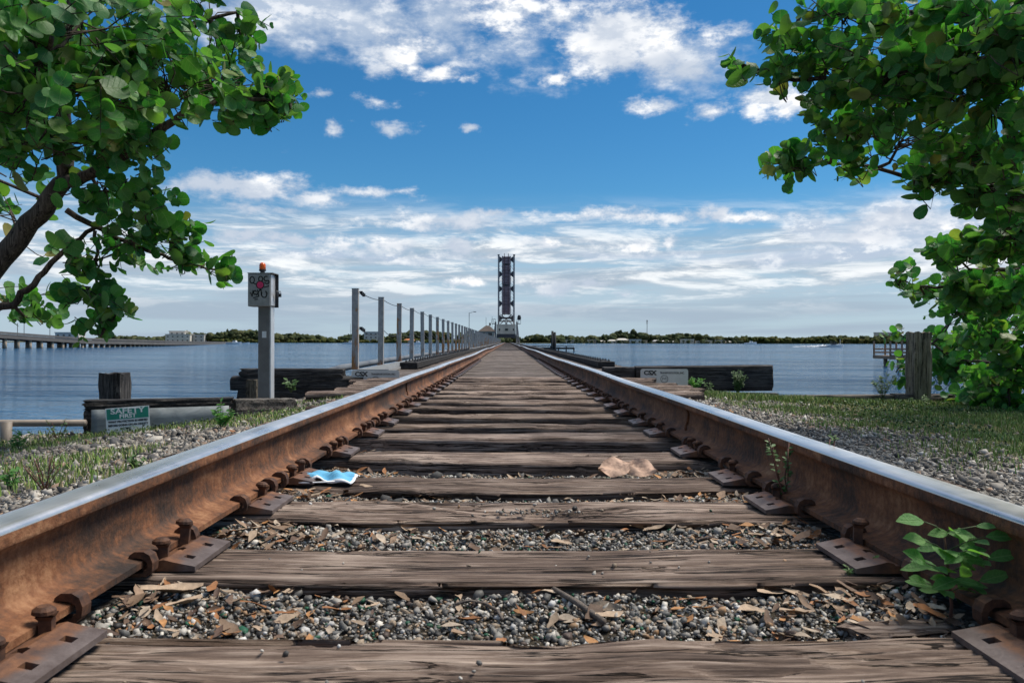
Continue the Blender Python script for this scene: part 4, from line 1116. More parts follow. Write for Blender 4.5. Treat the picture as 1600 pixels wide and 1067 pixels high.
HW = [(884, 897, 529.5, 'white'), (899, 905, 530.8, 'grey'), (918, 932, 529, 'grey'), (934, 945, 530.4, 'white'), (950, 962, 529.2, 'white'), (963, 981, 527.2, 'white'), (983, 1001, 528.4, 'white'), (1003, 1011, 530, 'white'),
      (1020, 1030, 529.6, 'grey'), (1033, 1046, 530.4, 'white'), (1050, 1056, 531, 'white'), (1064, 1083, 528.0, 'white'), (1087, 1099, 530.6, 'grey'), (1103, 1112, 530, 'white'), (1118, 1131, 529.4, 'grey'), (1134, 1142, 531, 'white')]
for hi_, (xa, xb, yt, kind_) in enumerate(HW):
    Yh = 936 + R2.uniform(0, 14)
    far_house(xa, xb, yt + .6, Yh, R2.choice(['far_white', 'far_white', 'far_cream']), 'far_white' if kind_ == 'white' else 'far_roof_grey',
              'pale waterfront house with %s roof, %s from the left on the far right shore' % (kind_, ORD[hi_]), 'house', 'pale houses along the far right shore', flat=R2.random() < .4)
sp = [(at(px, 0, 934).x, 934 + R2.uniform(-2, 3), R2.uniform(1.6, 4.5), R2.uniform(2.5, 6)) for px in [R2.uniform(875, 1160) for _ in range(60)]]
tag(tree_mass('shore_shrubs', sp, 'far_foliage', 8), 'dark shrubs between the pale houses on the far right shore', 'shrubs')
sp = [(at(px, 0, 866).x, 866 + R2.uniform(-3, 6), R2.uniform(1.5, 4), R2.uniform(4, 8)) for px in [R2.uniform(330, 770) for _ in range(110)]]
tag(tree_mass('shore_shrubs', sp, 'far_mangrove', 9), 'low green shrubs along the far left waterline', 'shrubs')
def block(px0, px1, pys, Y, label, name='far_building'):
    t_ = None
    far_house(px0, px1, pys[0], Y, 'far_white', 'far_roof_grey', label, 'building', None, name, True)
far_house(262, 300, 522.5, 880, 'far_white', 'far_white', 'pale flat-roofed building between the trees on the far left shore', 'building', None, 'far_building', True)
far_house(268, 292, 517.5, 890, 'far_white', 'far_white', 'upper white block rising behind the pale flat-roofed building', 'building', None, 'far_building', True)
far_house(304, 321, 523, 885, 'far_roof_grey', 'far_roof_grey', 'grey flat block right of the pale flat-roofed building', 'building', None, 'far_building', True)
far_house(92, 128, 520, 700, 'far_white', 'far_white', 'pale long building behind the highway bridge at left', 'building', None, 'far_building', True)
far_house(570, 592, 518, 880, 'far_white', 'far_white', 'white building among trees behind the first railing posts', 'building', None, 'far_building', True)
far_house(632, 648, 529, 872, 'far_white', 'far_roof_orange', 'white house with an orange roof seen between the railing posts')
far_house(1368, 1396, 517.5, 1180, 'far_roof_grey', 'far_roof_grey', 'tan building above the mangroves at far right', 'building', None, 'far_building', True)

def boat(px, py, L, label, cabin=True, mast=0, hull='boat_white', rz=0):
    Y = F * (CZ + 1.6) / (py - VPY); p = at(px, py, Y)
    t_ = thing('boat', (p.x, Y, -1.6), label, 'boat'); t_.rotation_euler.z = rz
    n = 9; vs = []; fs = []
    for i in range(n):
        f = i / (n - 1); w_ = L * .16 * (1 - max(0, (f - .45) / .55) ** 2.2) + .02; sh = .62 + .45 * f * f
        for (a, z) in ((-.0, -.2), (-.75, -.05), (-1, sh), (1, sh), (.75, -.05)): vs.append((L * (f - .5), a * w_, z * L / 6.5))
    for i in range(n - 1):
        for j in range(5): fs.append((i * 5 + j, i * 5 + (j + 1) % 5, (i + 1) * 5 + (j + 1) % 5, (i + 1) * 5 + j))
    fs += [(4, 3, 2, 1, 0), tuple((n - 1) * 5 + j for j in range(5))]
    MB().add(vs, fs).build('hull', hull, t_)
    s_ = L / 6.5
    if cabin:
        c_ = MB().add([(-.6 * s_, -.6 * s_, .6 * s_), (1.6 * s_, -.5 * s_, .65 * s_), (1.6 * s_, .5 * s_, .65 * s_), (-.6 * s_, .6 * s_, .6 * s_), (-.4 * s_, -.55 * s_, 1.6 * s_), (.7 * s_, -.5 * s_, 1.6 * s_), (.7 * s_, .5 * s_, 1.6 * s_), (-.4 * s_, .55 * s_, 1.6 * s_)],
                      [(4, 5, 6, 7), (0, 1, 5, 4), (1, 2, 6, 5), (2, 3, 7, 6), (3, 0, 4, 7)]).build('cabin', 'boat_white', t_)
        MB().box((-.2 * s_, -.62 * s_, 1.05 * s_), (.55 * s_, -.57 * s_, 1.4 * s_)).build('cabin_window', 'window_dark', c_)
    if mast:
        MB().tube([(.3, 0, .5), (.3, 0, mast)], .09, 6).build('mast', 'pole_steel', t_); MB().tube([(.3, 0, 1.6), (-L * .4, 0, 1.5)], .08, 6).build('boom', 'pole_steel', t_)
    return t_
boat(366, 538.2, 9, 'white cabin motorboat moored in front of the far left shore')
boat(382, 537.6, 7, 'low white boat right of the moored cabin boat', False)
boat(547, 537.6, 10, 'white sailboat with bare mast left of the first railing post', True, 14)
boat(470, 537.2, 5, 'tiny white open boat near the shore right of the lamp pole', False)
boat(652, 537.2, 10, 'white boat seen between the railing posts')
boat(1173, 534.9 + 1.2, 12, 'long white boat near the far right shore')
mbt = boat(1303, 540.6, 7.5, 'speeding white motorboat with wake on the right side', False)
s_ = 1.1
MB().box((-1.0, -.7, .6), (.5, .7, 1.5)).build('console', 'boat_dark', mbt); MB().box((-1.3, -.9, 2.25), (.7, .9, 2.35)).build('canopy', 'boat_dark', mbt)
for x in (-1.2, .6):
    for y in (-.8, .8): MB().tube([(x, y, .7), (x, y, 2.25)], .05, 5).build('canopy_post', 'pole_steel', mbt)
MB().box((-4.3, -.3, .1), (-3.6, .3, 1.2)).build('outboard_motor', 'boat_dark', mbt); MB().tube([(2.6, 0, .8), (2.6, 0, 3.4)], .06, 5).build('antenna', 'boat_white', mbt)
rng = np.random.default_rng(2); n = 240
f = rng.uniform(0, 1, n) ** 1.4
P = np.stack([mbt.location.x - 3.6 - f * 13, mbt.location.y + rng.normal(0, 1, n) * (.5 + 1.6 * f), np.full(n, -1.58) + .55 * (1 - f) ** 2 * rng.uniform(0, 1, n)], 1)
tag(link('boat_wake', stones('boat_wake', P, rng.uniform(.2, .55, n) * (1.2 - f * .5), 'foam', rng, .35)), 'white foam wake trailing behind the motorboat', 'wake', None, 'stuff')

# ------------------------------------------------------------------ ballast, pebbles, litter
rng = np.random.default_rng(21)
def scatter(n, x0, x1, y0, y1):
    return rng.uniform(x0, x1, n), rng.uniform(y0, y1, n)
def not_on_tie(x, y, m=.0):
    ok = np.ones(len(x), bool)
    for yb in TIES:
        ok &= ~((np.abs(x) < 1.32) & (y < yb + m) & (y > yb - .224 - m))
    return ok
x, y = scatter(64000, -.70, .70, .90, 2.95)
okm = not_on_tie(x, y, .002) ; x, y = x[okm], y[okm]
s = np.exp(rng.normal(math.log(.0036), .42, len(x))); s = np.clip(s, .002, .012)
P = np.stack([x, y, zg(x, y) + s * .25 + rng.uniform(0, .006, len(x))], 1)
tag(link('crib_pebbles', stones('crib_pebbles', P, s, 'pebble', rng, .72, ICO0, .42)), 'mixed fine pebbles filling the gaps between the nearest ties', 'pebbles', None, 'stuff')
x, y = scatter(9000, -.74, .74, 2.2, 9.4); okm = not_on_tie(x, y, .0) & (rng.uniform(size=len(x)) < np.clip((y - 1.5) / 2.5, .15, 1)); x, y = x[okm], y[okm]
s = np.clip(np.exp(rng.normal(math.log(.012), .35, len(x))), .006, .028)
P = np.stack([x, y, zg(x, y) + s * .3], 1)
tag(link('crib_stones', stones('crib_stones', P, s, 'grey_stone', rng, .75, ICO0, .4)), 'grey ballast stones between the ties farther along', 'stones', None, 'stuff')
def side_ballast(x0, x1, y0, y1, n, seed_lab, keep=None):
    x, y = scatter(n, x0, x1, y0, y1)
    ok = y < yedge(x) - .03
    if keep is not None: ok &= keep(x, y)
    x, y = x[ok], y[ok]
    s = np.clip(np.exp(rng.normal(math.log(.0080), .5, len(x))), .0035, .03)
    P = np.stack([x, y, zg(x, y) + s * .22], 1)
    tag(link('ballast_bed', stones('ballast_bed', P, s, 'ballast', rng, .6, OCT, .34)), seed_lab, 'ballast', None, 'stuff')
side_ballast(-3.9, -.83, 1.2, 9.3, 80000, 'pale shell and stone ballast on the bank left of the track', lambda x, y: not_on_tie(x, y, 0) | (rng.uniform(size=len(x)) < .4))
side_ballast(.83, 4.2, 1.2, 9.3, 56000, 'pale shell and stone ballast on the bank right of the track',
             lambda x, y: rng.uniform(size=len(x)) < np.clip(1.10 - np.clip((x - 1.8) / .9, 0, 1) * np.clip((y - 3.3) / 1.0, 0, 1), .05, 1))
# dark bigger stones lying singly on the left bank
ORD = ['first', 'second', 'third', 'fourth', 'fifth', 'sixth', 'seventh', 'eighth', 'ninth', 'tenth', 'eleventh', 'twelfth', 'thirteenth', 'fourteenth', 'fifteenth', 'sixteenth']
big = [(205, 712, .05), (240, 718, .04), (150, 700, .045), (275, 690, .04), (60, 745, .05), (20, 760, .035), (310, 690, .05), (180, 695, .06), (120, 735, .05), (250, 700, .03), (330, 640, .05)]
def groundpt(px, py):
    Y = 1.0
    for _ in range(30):
        p = at(px, py, Y); Y = F * (CZ - float(zg(p.x, Y))) / (py - VPY)
    return at(px, py, Y)
for i, (px, py, s) in enumerate(big):
    p = groundpt(px, py)
    o = link('rock', stones('rock', np.zeros((1, 3)), np.array([s * .72]), 'dark_rock', rng, .7, ICO1, .16), None, p)
    tag(o, '%s from the left of the dark rocks on the pale gravel left of the track' % ORD[sorted(b_[0] for b_ in big).index(px)], 'rock', 'dark rocks on the left bank')
for i, (px, py, s, lab) in enumerate([(243, 690, .055, 'pinkish broken rock on the left gravel below the safety sign'), (1422, 720, .03, 'small orange-brown stone on the right gravel beside the rail')]):
    o = link('rock', stones('rock', np.zeros((1, 3)), np.array([s]), 'pinkstone' if 'pinkstone' in M else 'ballast', rng, .7, ICO1, .2), None, groundpt(px, py)); tag(o, lab, 'rock')

# leaf shapes for dry litter
def litter_leaf(seed, segs=6):
    r_ = random.Random(seed); vs = []; fs = []
    curl = r_.uniform(.1, .7); bend = r_.uniform(-.3, .5); ph = r_.uniform(0, 6); wd = r_.uniform(.13, .26)
    for i in range(segs + 1):
        f = i / segs; w_ = wd * math.sin(PI * min(1, f * .96 + .03)) ** .75 * (1 + .22 * math.sin(9 * f + ph))
        for c in (-1, 0, 1):
            vs.append((f - .5, c * w_ + .05 * math.sin(4 * f + ph), curl * w_ * abs(c) + bend * (f - .5) ** 2 + .03 * math.sin(7 * f + c)))
    for i in range(segs):
        for c in (0, 1): a = i * 3 + c; fs.append((a, a + 3, a + 4, a + 1))
    return np.array(vs), np.array(fs)
LIT = [litter_leaf(i) for i in range(8)]
def litter(name, P, size, tilt, label):
    Vs = []; Fs = []; b = 0
    for p, s_ in zip(P, size):
        v, f_ = LIT[rng.integers(8)]
        m = rotmats(1, rng, tilt)[0]
        vv = (v * s_ * np.array([1, 1, .8])) @ m.T
        vv[:, 2] -= vv[:, 2].min() * .7
        Vs.append(vv + p); Fs.append(f_ + b); b += len(v)
    return tag(link(name, npmesh(name, np.concatenate(Vs), np.concatenate(Fs), 'dry_leaf', smooth=True)), label, 'leaves', None, 'stuff')
x = np.concatenate([rng.choice([-1, 1], 5600) * (.68 - np.abs(rng.normal(0, .16, 5600))), rng.uniform(-.66, .66, 2600)]); y = rng.uniform(1.0, 7.5, len(x))
ok = not_on_tie(x, y, .0) & (np.abs(x) < .68); x, y = x[ok], y[ok]
P = np.stack([x, y, zg(x, y) + rng.uniform(.002, .016, len(x))], 1)
litter('leaf_litter', P, np.clip(np.exp(rng.normal(math.log(.030), .38, len(x))), .014, .055), .17, 'thin layer of dry brown leaf litter along the rails between the ties')
x = rng.uniform(-3.2, 3.6, 500); y = rng.uniform(2.2, 7, 500); ok = (np.abs(x) > .95) & (y < yedge(x) - .05); x, y = x[ok], y[ok]
litter('leaf_litter', np.stack([x, y, zg(x, y) + .012], 1), rng.uniform(.02, .045, len(x)), .17, 'few dry leaves scattered on the gravel outside the rails')
def dry_leaf(px, py, L, rz, tilt, label, zofs=.02, group=None, hue=None):
    p = groundpt(px, py); v, f_ = LIT[random.randrange(8)]
    me = npmesh('fallen_leaf', v * L, f_, 'dry_leaf', smooth=True)
    o = link('fallen_leaf', me, None, p + Vector((0, 0, zofs))); o.rotation_euler = (tilt, tilt * .5, rz)
    return tag(o, label, 'leaf', group)
for (px, py, rz_, ln, lab) in ((962, 730, .30, .13, 'large curled pale brown leaf, left one of the pair between two ties'), (1000, 731, -.45, .125, 'large curled pale brown leaf, right one of the pair between two ties')):
    vs_ = []; fs_ = []
    for i in range(9):
        f = i / 8; w_ = .33 * math.sin(PI * (f * .97 + .015)) ** .95 * (1 + .12 * math.sin(11 * f))
        for c in range(-3, 4):
            u = c / 3; vs_.append(((f - .5), u * w_, .9 * (u * w_) ** 2 * (1.3 if u > 0 else -.8) + .25 * (f - .5) ** 2 + .05 * math.sin(9 * f + 4 * u)))
    for i in range(8):
        for c in range(6): a = i * 7 + c; fs_.append((a, a + 7, a + 8, a + 1))
    o = link('fallen_leaf', npmesh('fallen_leaf', np.array(vs_) * ln, np.array(fs_), 'tan_leaf', smooth=True), None, at(px, py, 2.74)); o.rotation_euler = (.42, -.12 if rz_ > 0 else .15, rz_); tag(o, lab, 'leaf')
dry_leaf(930, 925, .055, 1.3, .9, 'upright tan leaf standing against the near tie', .012)
dry_leaf(712, 922, .045, .7, .3, 'orange leaf leaning against the near tie', .012)
dry_leaf(1042, 946, .05, 2.3, .4, 'narrow orange-brown leaf in the near gravel right of the stick', .01)
dry_leaf(672, 629, .10, .3, .4, 'bright orange-brown leaf beside a far tie plate at left', .02)
dry_leaf(270, 935, .10, .4, .1, 'long tan bark flake beside the near left rail', .012)
dry_leaf(1210, 935, .07, .2, .1, 'long flat brown leaf in the near gravel at right', .012)
dry_leaf(575, 775, .06, -.4, .3, 'long tan leaf between the ties below the face mask', .03)
for i in range(46):
    px = random.choice([random.uniform(120, 420), random.uniform(1120, 1420), random.uniform(420, 1120)]); py = random.choice([random.uniform(920, 980), random.uniform(825, 850), random.uniform(765, 778)])
    p = groundpt(px, py)
    if abs(p.x) > .64: continue
    dry_leaf(px, py, random.uniform(.03, .06), random.uniform(0, 6.2), random.uniform(-.25, .25), 'small dry brown leaf lying on the pebbles between near ties', .012, 'single dry leaves on the pebbles')
p = groundpt(862, 930); q_ = groundpt(945, 988)
tag(MB().tube([p + Vector((0, 0, .016)), p.lerp(q_, .5) + Vector((.004, 0, .017)), q_ + Vector((0, 0, .018))], [.0042, .0055, .0048], 7).build('stick', 'twig_wood', None, None, True), 'straight grey stick lying in the near gravel', 'stick')
pts = [groundpt(px, py) + Vector((0, 0, .014)) for px, py in ((712, 956), (735, 950), (760, 955), (778, 966), (786, 980))]
tag(MB().tube(pts, .0026, 6).build('curved_twig', 'twig_wood', None, None, True), 'thin pale curved twig in the near gravel', 'twig')
p = groundpt(581, 926)
tag(link('bark_clump', stones('bark_clump', np.array([[0, 0, .012], [.012, .004, .016], [-.013, .003, .014], [.004, .006, .022]]), np.array([.017, .014, .014, .012]), 'dung_brown', rng, .8, ICO1, .2), None, p), 'crumbly brown fibre clump in front of the near tie', 'clump')
p = Vector((.60, 1.20, -.015))
o = beam_part('wood_chunk', 'tie_wood', (.50, 1.215, -.022), (.655, 1.235, -.020), (.085, .022), 81, None, .012); tag(o, 'flat broken wood chunk beside the near right rail', 'wood')

# pebbles lying on the tie tops
n = 60
x = rng.uniform(-.55, .6, n); y = np.array([rng.choice(TIES[6:9]) for _ in range(n)]) - rng.uniform(.02, .2, n)
xx_ = rng.normal(.05, .07, 90); yy_ = 2.15 - .112 + rng.normal(0, .02, 90)
x = np.concatenate([x, xx_]); y = np.concatenate([y, yy_]); s = np.clip(np.exp(rng.normal(math.log(.0035), .4, len(x))), .002, .009)
z = np.where(np.arange(len(x)) < n, -.003, -.012)
tag(link('tie_top_pebbles', stones('tie_top_pebbles', np.stack([x, y, z], 1), s, 'pebble', rng, .8)), 'loose grit lying on top of the nearest ties', 'pebbles', None, 'stuff')

# ------------------------------------------------------------------ face mask
mk = thing('face_mask', (-.575, 2.42, .004), 'discarded blue surgical face mask with white ear loops on a tie', 'face mask')
nu, nv = 17, 15; vs = []; uvq = []
for i in range(nu):
    for j in range(nv):
        u = i / (nu - 1) - .5; v = j / (nv - 1) - .5
        z = .004 + .020 * math.exp(-((u - .18) / .16) ** 2) * (1 - (v / .62) ** 2) + .012 * math.exp(-((u + .22 + .2 * v) / .12) ** 2) + .0035 * math.sin(v * 26) + .006 * math.sin(u * 13 + v * 7)
        vs.append((u * .165 + .02 * v, v * .085 - .03 * u, max(.003, z)))
fs = [(i * nv + j, (i + 1) * nv + j, (i + 1) * nv + j + 1, i * nv + j + 1) for i in range(nu - 1) for j in range(nv - 1)]
fm = [1 if (j == 0 or i == nu - 2) else 0 for i in range(nu - 1) for j in range(nv - 1)]
mb = MB(); mb.v = vs; mb.f = fs; mb.mi = fm
mo = mb.build('mask_fabric', ['mask_blue', 'mask_white'], mk, None, True); mo.modifiers.new('thick', 'SOLIDIFY').thickness = .0012
mo.rotation_euler = (.14, 0, .1)
for pts in ([(-.08, -.02, .006), (-.105, -.045, .008), (-.10, -.075, .005), (-.055, -.082, .005), (0, -.075, .006), (.03, -.055, .005)], [(-.08, .03, .006), (-.125, .02, .005), (-.135, -.02, .006), (-.10, -.035, .006)]):
    MB().tube(pts, .0022, 6).build('ear_loop', 'mask_white', mk, None, True)

# ------------------------------------------------------------------ plants
def disc_leaf(seed, n=12, notch=0, bite=0):
    r_ = random.Random(seed); vs = [(0, .5, 0)]; uv = [(.5, .5)]
    cup = r_.uniform(-.10, .16); ph = r_.uniform(0, 6)
    for ring, rad in ((1, .55), (2, 1.0)):
        for i in range(n):
            a = 2 * PI * i / n - PI / 2
            rr = rad * .5 * (1 + .05 * math.sin(3 * a + ph))
            if ring == 2 and bite and i in (bite % n, (bite + 1) % n): rr *= .62
            x = rr * 1.06 * math.cos(a); y = .5 + rr * math.sin(a)
            if ring == 2 and i == 0: y += .07
            z = cup * (rad ** 2) + .07 * abs(x) + (.035 * math.sin(2 * a + ph) * rad)
            vs.append((x, y, z)); uv.append((x + .5, y))
    fs = []
    for i in range(n):
        j = (i + 1) % n
        fs.append((0, 1 + i, 1 + j)); fs.append((1 + i, 1 + n + i, 1 + n + j)); fs.append((1 + i, 1 + n + j, 1 + j))
    return np.array(vs), np.array(fs), np.array(uv)
DL = [disc_leaf(i, 12, 0, [0, 0, 0, 5, 0, 8][i]) for i in range(6)]
def frame(tip, nrm):
    tip = tip / np.linalg.norm(tip); nrm = nrm - tip * nrm.dot(tip); nrm /= (np.linalg.norm(nrm) + 1e-9)
    return np.stack([np.cross(tip, nrm), tip, nrm], 1)       # columns: x, y(tip), z(normal)
def sea_grape(name, root, limbs, clusters, label, seed, leaf_size, lam):
    rg = np.random.default_rng(seed); rr = random.Random(seed)
    T_ = thing(name, root, label, 'tree'); ro = Vector(root)
    nodes = []
    for pts, r0, r1 in limbs:
        pts = [Vector(p) for p in pts]; sm_ = []
        for a, b in zip(pts[:-1], pts[1:]):
            for i in range(5): sm_.append(a.lerp(b, i / 5) + Vector((rr.uniform(-1, 1), rr.uniform(-1, 1), rr.uniform(-1, 1))) * .012)
        sm_.append(pts[-1])
        rad = [r0 + (r1 - r0) * i / (len(sm_) - 1) for i in range(len(sm_))]
        MB().tube([p - ro for p in sm_], rad, 10).build('trunk' if r0 > .06 else 'branch', 'bark', T_, None, True)
        nodes += sm_
    leaves = []; twigs = MB()
    for (px, py, Y, rx, ry, rd, ntw, flow) in clusters:
        c = at(px, py, Y); sc_ = Y / F
        nb = min(nodes, key=lambda p: (p - c).length)
        mid = (nb + c) / 2 + Vector((0, 0, -.05))
        twigs.tube([nb - ro, mid - ro, c - ro], [.013, .009, .006], 5, cap=False)
        fl = Vector(flow).normalized()
        for _ in range(ntw):
            while True:
                u = rg.uniform(-1, 1, 3)
                if u.dot(u) < 1: break
            p = c + Vector((u[0] * rx * sc_, u[1] * rd, u[2] * ry * sc_))
            d = (fl * .75 + Vector(rg.normal(size=3)) * .5).normalized()
            L = rr.uniform(.14, .30); st_ = p - d * L * .6
            twigs.tube([nb.lerp(c, rr.uniform(.35, 1.0)) - ro, c.lerp(st_, .55) + Vector((rr.uniform(-.05, .05), rr.uniform(-.05, .05), rr.uniform(-.06, .03))) - ro, st_ - ro, st_ + d * L * .5 + Vector((0, 0, .01)) - ro, st_ + d * L - ro], [.0042, .0036, .0032, .0026, .0016], 4, cap=False)
            nl = rr.randint(5, 8); side = Vector(rg.normal(size=3)).cross(d).normalized()
            for i in range(nl):
                f_ = (i + .6) / nl; q0 = st_ + d * L * f_
                s_ = 1 if i % 2 else -1
                tip = np.array((side * s_ * .9 + d * .35 + Vector((0, 0, .18)) + Vector(rg.normal(size=3)) * .28))
                nrm = np.array(d * .75 + Vector((0, -.25, .45)) + Vector(rg.normal(size=3)) * .42)
                sz = leaf_size * (1.15 - .5 * f_) * rr.uniform(.6, 1.35)
                leaves.append((np.array(q0 - ro), frame(tip, nrm), sz, Y))
    twigs.build('twigs', 'bark', T_, None, True)['kind'] = 'stuff'
    leaves.sort(key=lambda l: -l[2] / l[3])
    big_ = set(int(i) for i in np.linspace(0, min(len(leaves) - 1, 900), 300))
    meshes = [npmesh('leaf', v, f_, 'sea_grape_leaf', uv, True) for v, f_, uv in DL]
    Vs = []; Fs = []; U = []; b = 0
    for i, (p, fr, sz, Y) in enumerate(leaves):
        kx = rr.randrange(6)
        if i in big_:
            o = link('leaf', meshes[kx], T_)
            o.matrix_local = Matrix(((fr[0][0] * sz, fr[0][1] * sz, fr[0][2] * sz, p[0]), (fr[1][0] * sz, fr[1][1] * sz, fr[1][2] * sz, p[1]), (fr[2][0] * sz, fr[2][1] * sz, fr[2][2] * sz, p[2]), (0, 0, 0, 1)))
        else:
            v, f_, uv = DL[kx]
            Vs.append((v * sz) @ fr.T + p); Fs.append(f_ + b); U.append(uv); b += len(v)
    tag(link('foliage', npmesh('foliage', np.concatenate(Vs), np.concatenate(Fs), 'sea_grape_leaf', np.concatenate(U), True), T_), kind='stuff')
    return T_
RT = (1, -.1, .05); LT = (-1, -.1, .05)
lroot = at(-220, 690, 5.0)
limbsL = [([lroot, at(-110, 560, 5.0), at(0, 405, 5.0), at(60, 335, 5.0), at(100, 280, 4.95), at(98, 180, 4.8), at(110, 60, 4.6), at(120, -90, 4.5)], .082, .030),
          ([at(-60, 490, 5.0), at(20, 478, 5.05), at(60, 435, 5.1), at(110, 380, 5.2), at(170, 345, 5.2)], .028, .012),
          ([at(95, 290, 4.95), at(150, 270, 4.8), at(250, 200, 4.6), at(350, 150, 4.9), at(450, 160, 5.1)], .04, .008),
          ([at(105, 330, 5.0), at(180, 372, 5.2), at(240, 395, 5.3), at(300, 415, 5.4), at(360, 428, 5.5)], .02, .005),
          ([at(98, 150, 4.7), at(200, 80, 4.6), at(300, 40, 4.9), at(370, 20, 5.0)], .03, .008),
          ([at(105, 260, 4.9), at(60, 200, 4.2), at(40, 120, 3.7), at(80, 60, 3.4)], .03, .01),
          ([at(150, 360, 5.2), at(150, 420, 5.2), at(158, 480, 5.2), at(165, 510, 5.2)], .012, .004)]
cl = [(-110, 60, 4.5, 100, 90, .5, 22, (-1, 0, .2)), (-90, 220, 4.7, 80, 60, .4, 14, (-1, 0, .1)), (90, -100, 4.5, 160, 70, .5, 24, (.2, 0, 1)),
      (40, 40, 3.5, 90, 60, .4, 21, RT), (130, 30, 3.7, 90, 55, .4, 21, RT), (220, 60, 4.3, 100, 65, .5, 27, RT), (330, 35, 5.0, 75, 50, .4, 19, RT), (375, 55, 5.1, 25, 45, .2, 5, (.5, 0, 1)),
      (260, 125, 4.3, 110, 45, .5, 27, RT), (350, 125, 4.9, 80, 45, .4, 19, RT), (415, 140, 5.1, 45, 40, .3, 13, RT), (455, 160, 5.2, 18, 28, .2, 4, RT), (390, 175, 5.0, 60, 16, .3, 8, RT),
      (60, 150, 3.5, 90, 60, .4, 23, RT), (160, 140, 3.9, 90, 50, .4, 21, RT), (40, 230, 4.2, 70, 45, .4, 16, RT), (150, 215, 4.5, 90, 45, .4, 23, RT), (225, 240, 4.7, 40, 40, .3, 11, (.7, 0, -.5)),
      (170, 300, 4.9, 70, 40, .4, 13, RT), (245, 320, 5.0, 32, 45, .3, 12, RT), (210, 370, 5.1, 60, 30, .3, 13, RT), (280, 375, 5.2, 25, 30, .2, 6, RT), (290, 412, 5.4, 50, 16, .2, 8, RT), (345, 428, 5.5, 25, 8, .15, 4, RT),
      (160, 405, 5.2, 40, 30, .3, 9, RT), (130, 455, 5.2, 40, 25, .3, 7, RT), (185, 485, 5.2, 38, 28, .25, 9, (.6, 0, -.7)), (150, 520, 5.2, 25, 16, .2, 4, (.2, 0, -1)), (55, 490, 5.4, 35, 16, .2, 5, RT),
      (15, 330, 5.2, 25, 35, .3, 5, RT), (40, 385, 5.4, 30, 20, .3, 3, RT), (15, 470, 5.4, 20, 25, .2, 3, RT), (75, 300, 5.2, 30, 25, .3, 3, RT)]
sea_grape('sea_grape_tree', lroot, limbsL, cl, 'large round-leaved sea grape tree with leaning trunk overhanging from the left', 51, .092, None)
rroot = at(1840, 660, 6.4)
limbsR = [([rroot, at(1800, 480, 6.2), at(1760, 320, 5.6), at(1720, 150, 5.0), at(1700, -60, 4.6)], .12, .06),
          ([at(1740, 230, 5.2), at(1600, 150, 4.3), at(1480, 115, 4.2), at(1350, 120, 4.4), at(1240, 125, 4.6), at(1160, 100, 4.65)], .035, .005),
          ([at(1740, 260, 5.3), at(1620, 300, 4.8), at(1520, 285, 4.7), at(1430, 275, 4.7), at(1330, 255, 4.7), at(1240, 245, 4.8)], .028, .005),
          ([at(1700, 60, 4.8), at(1560, 40, 4.2), at(1420, 20, 4.2), at(1320, 20, 4.4), at(1250, 20, 4.6)], .03, .006),
          ([at(1790, 440, 6.1), at(1650, 420, 5.8), at(1540, 420, 5.9), at(1460, 450, 6.2), at(1400, 435, 6.3)], .025, .005),
          ([at(1810, 560, 6.3), at(1680, 560, 6.6), at(1580, 570, 6.8), at(1500, 560, 7.6), at(1430, 520, 7.8)], .025, .006),
          ([at(1620, 520, 6.5), at(1580, 560, 6.5), at(1576, 610, 6.5), at(1585, 655, 6.5)], .012, .008)]
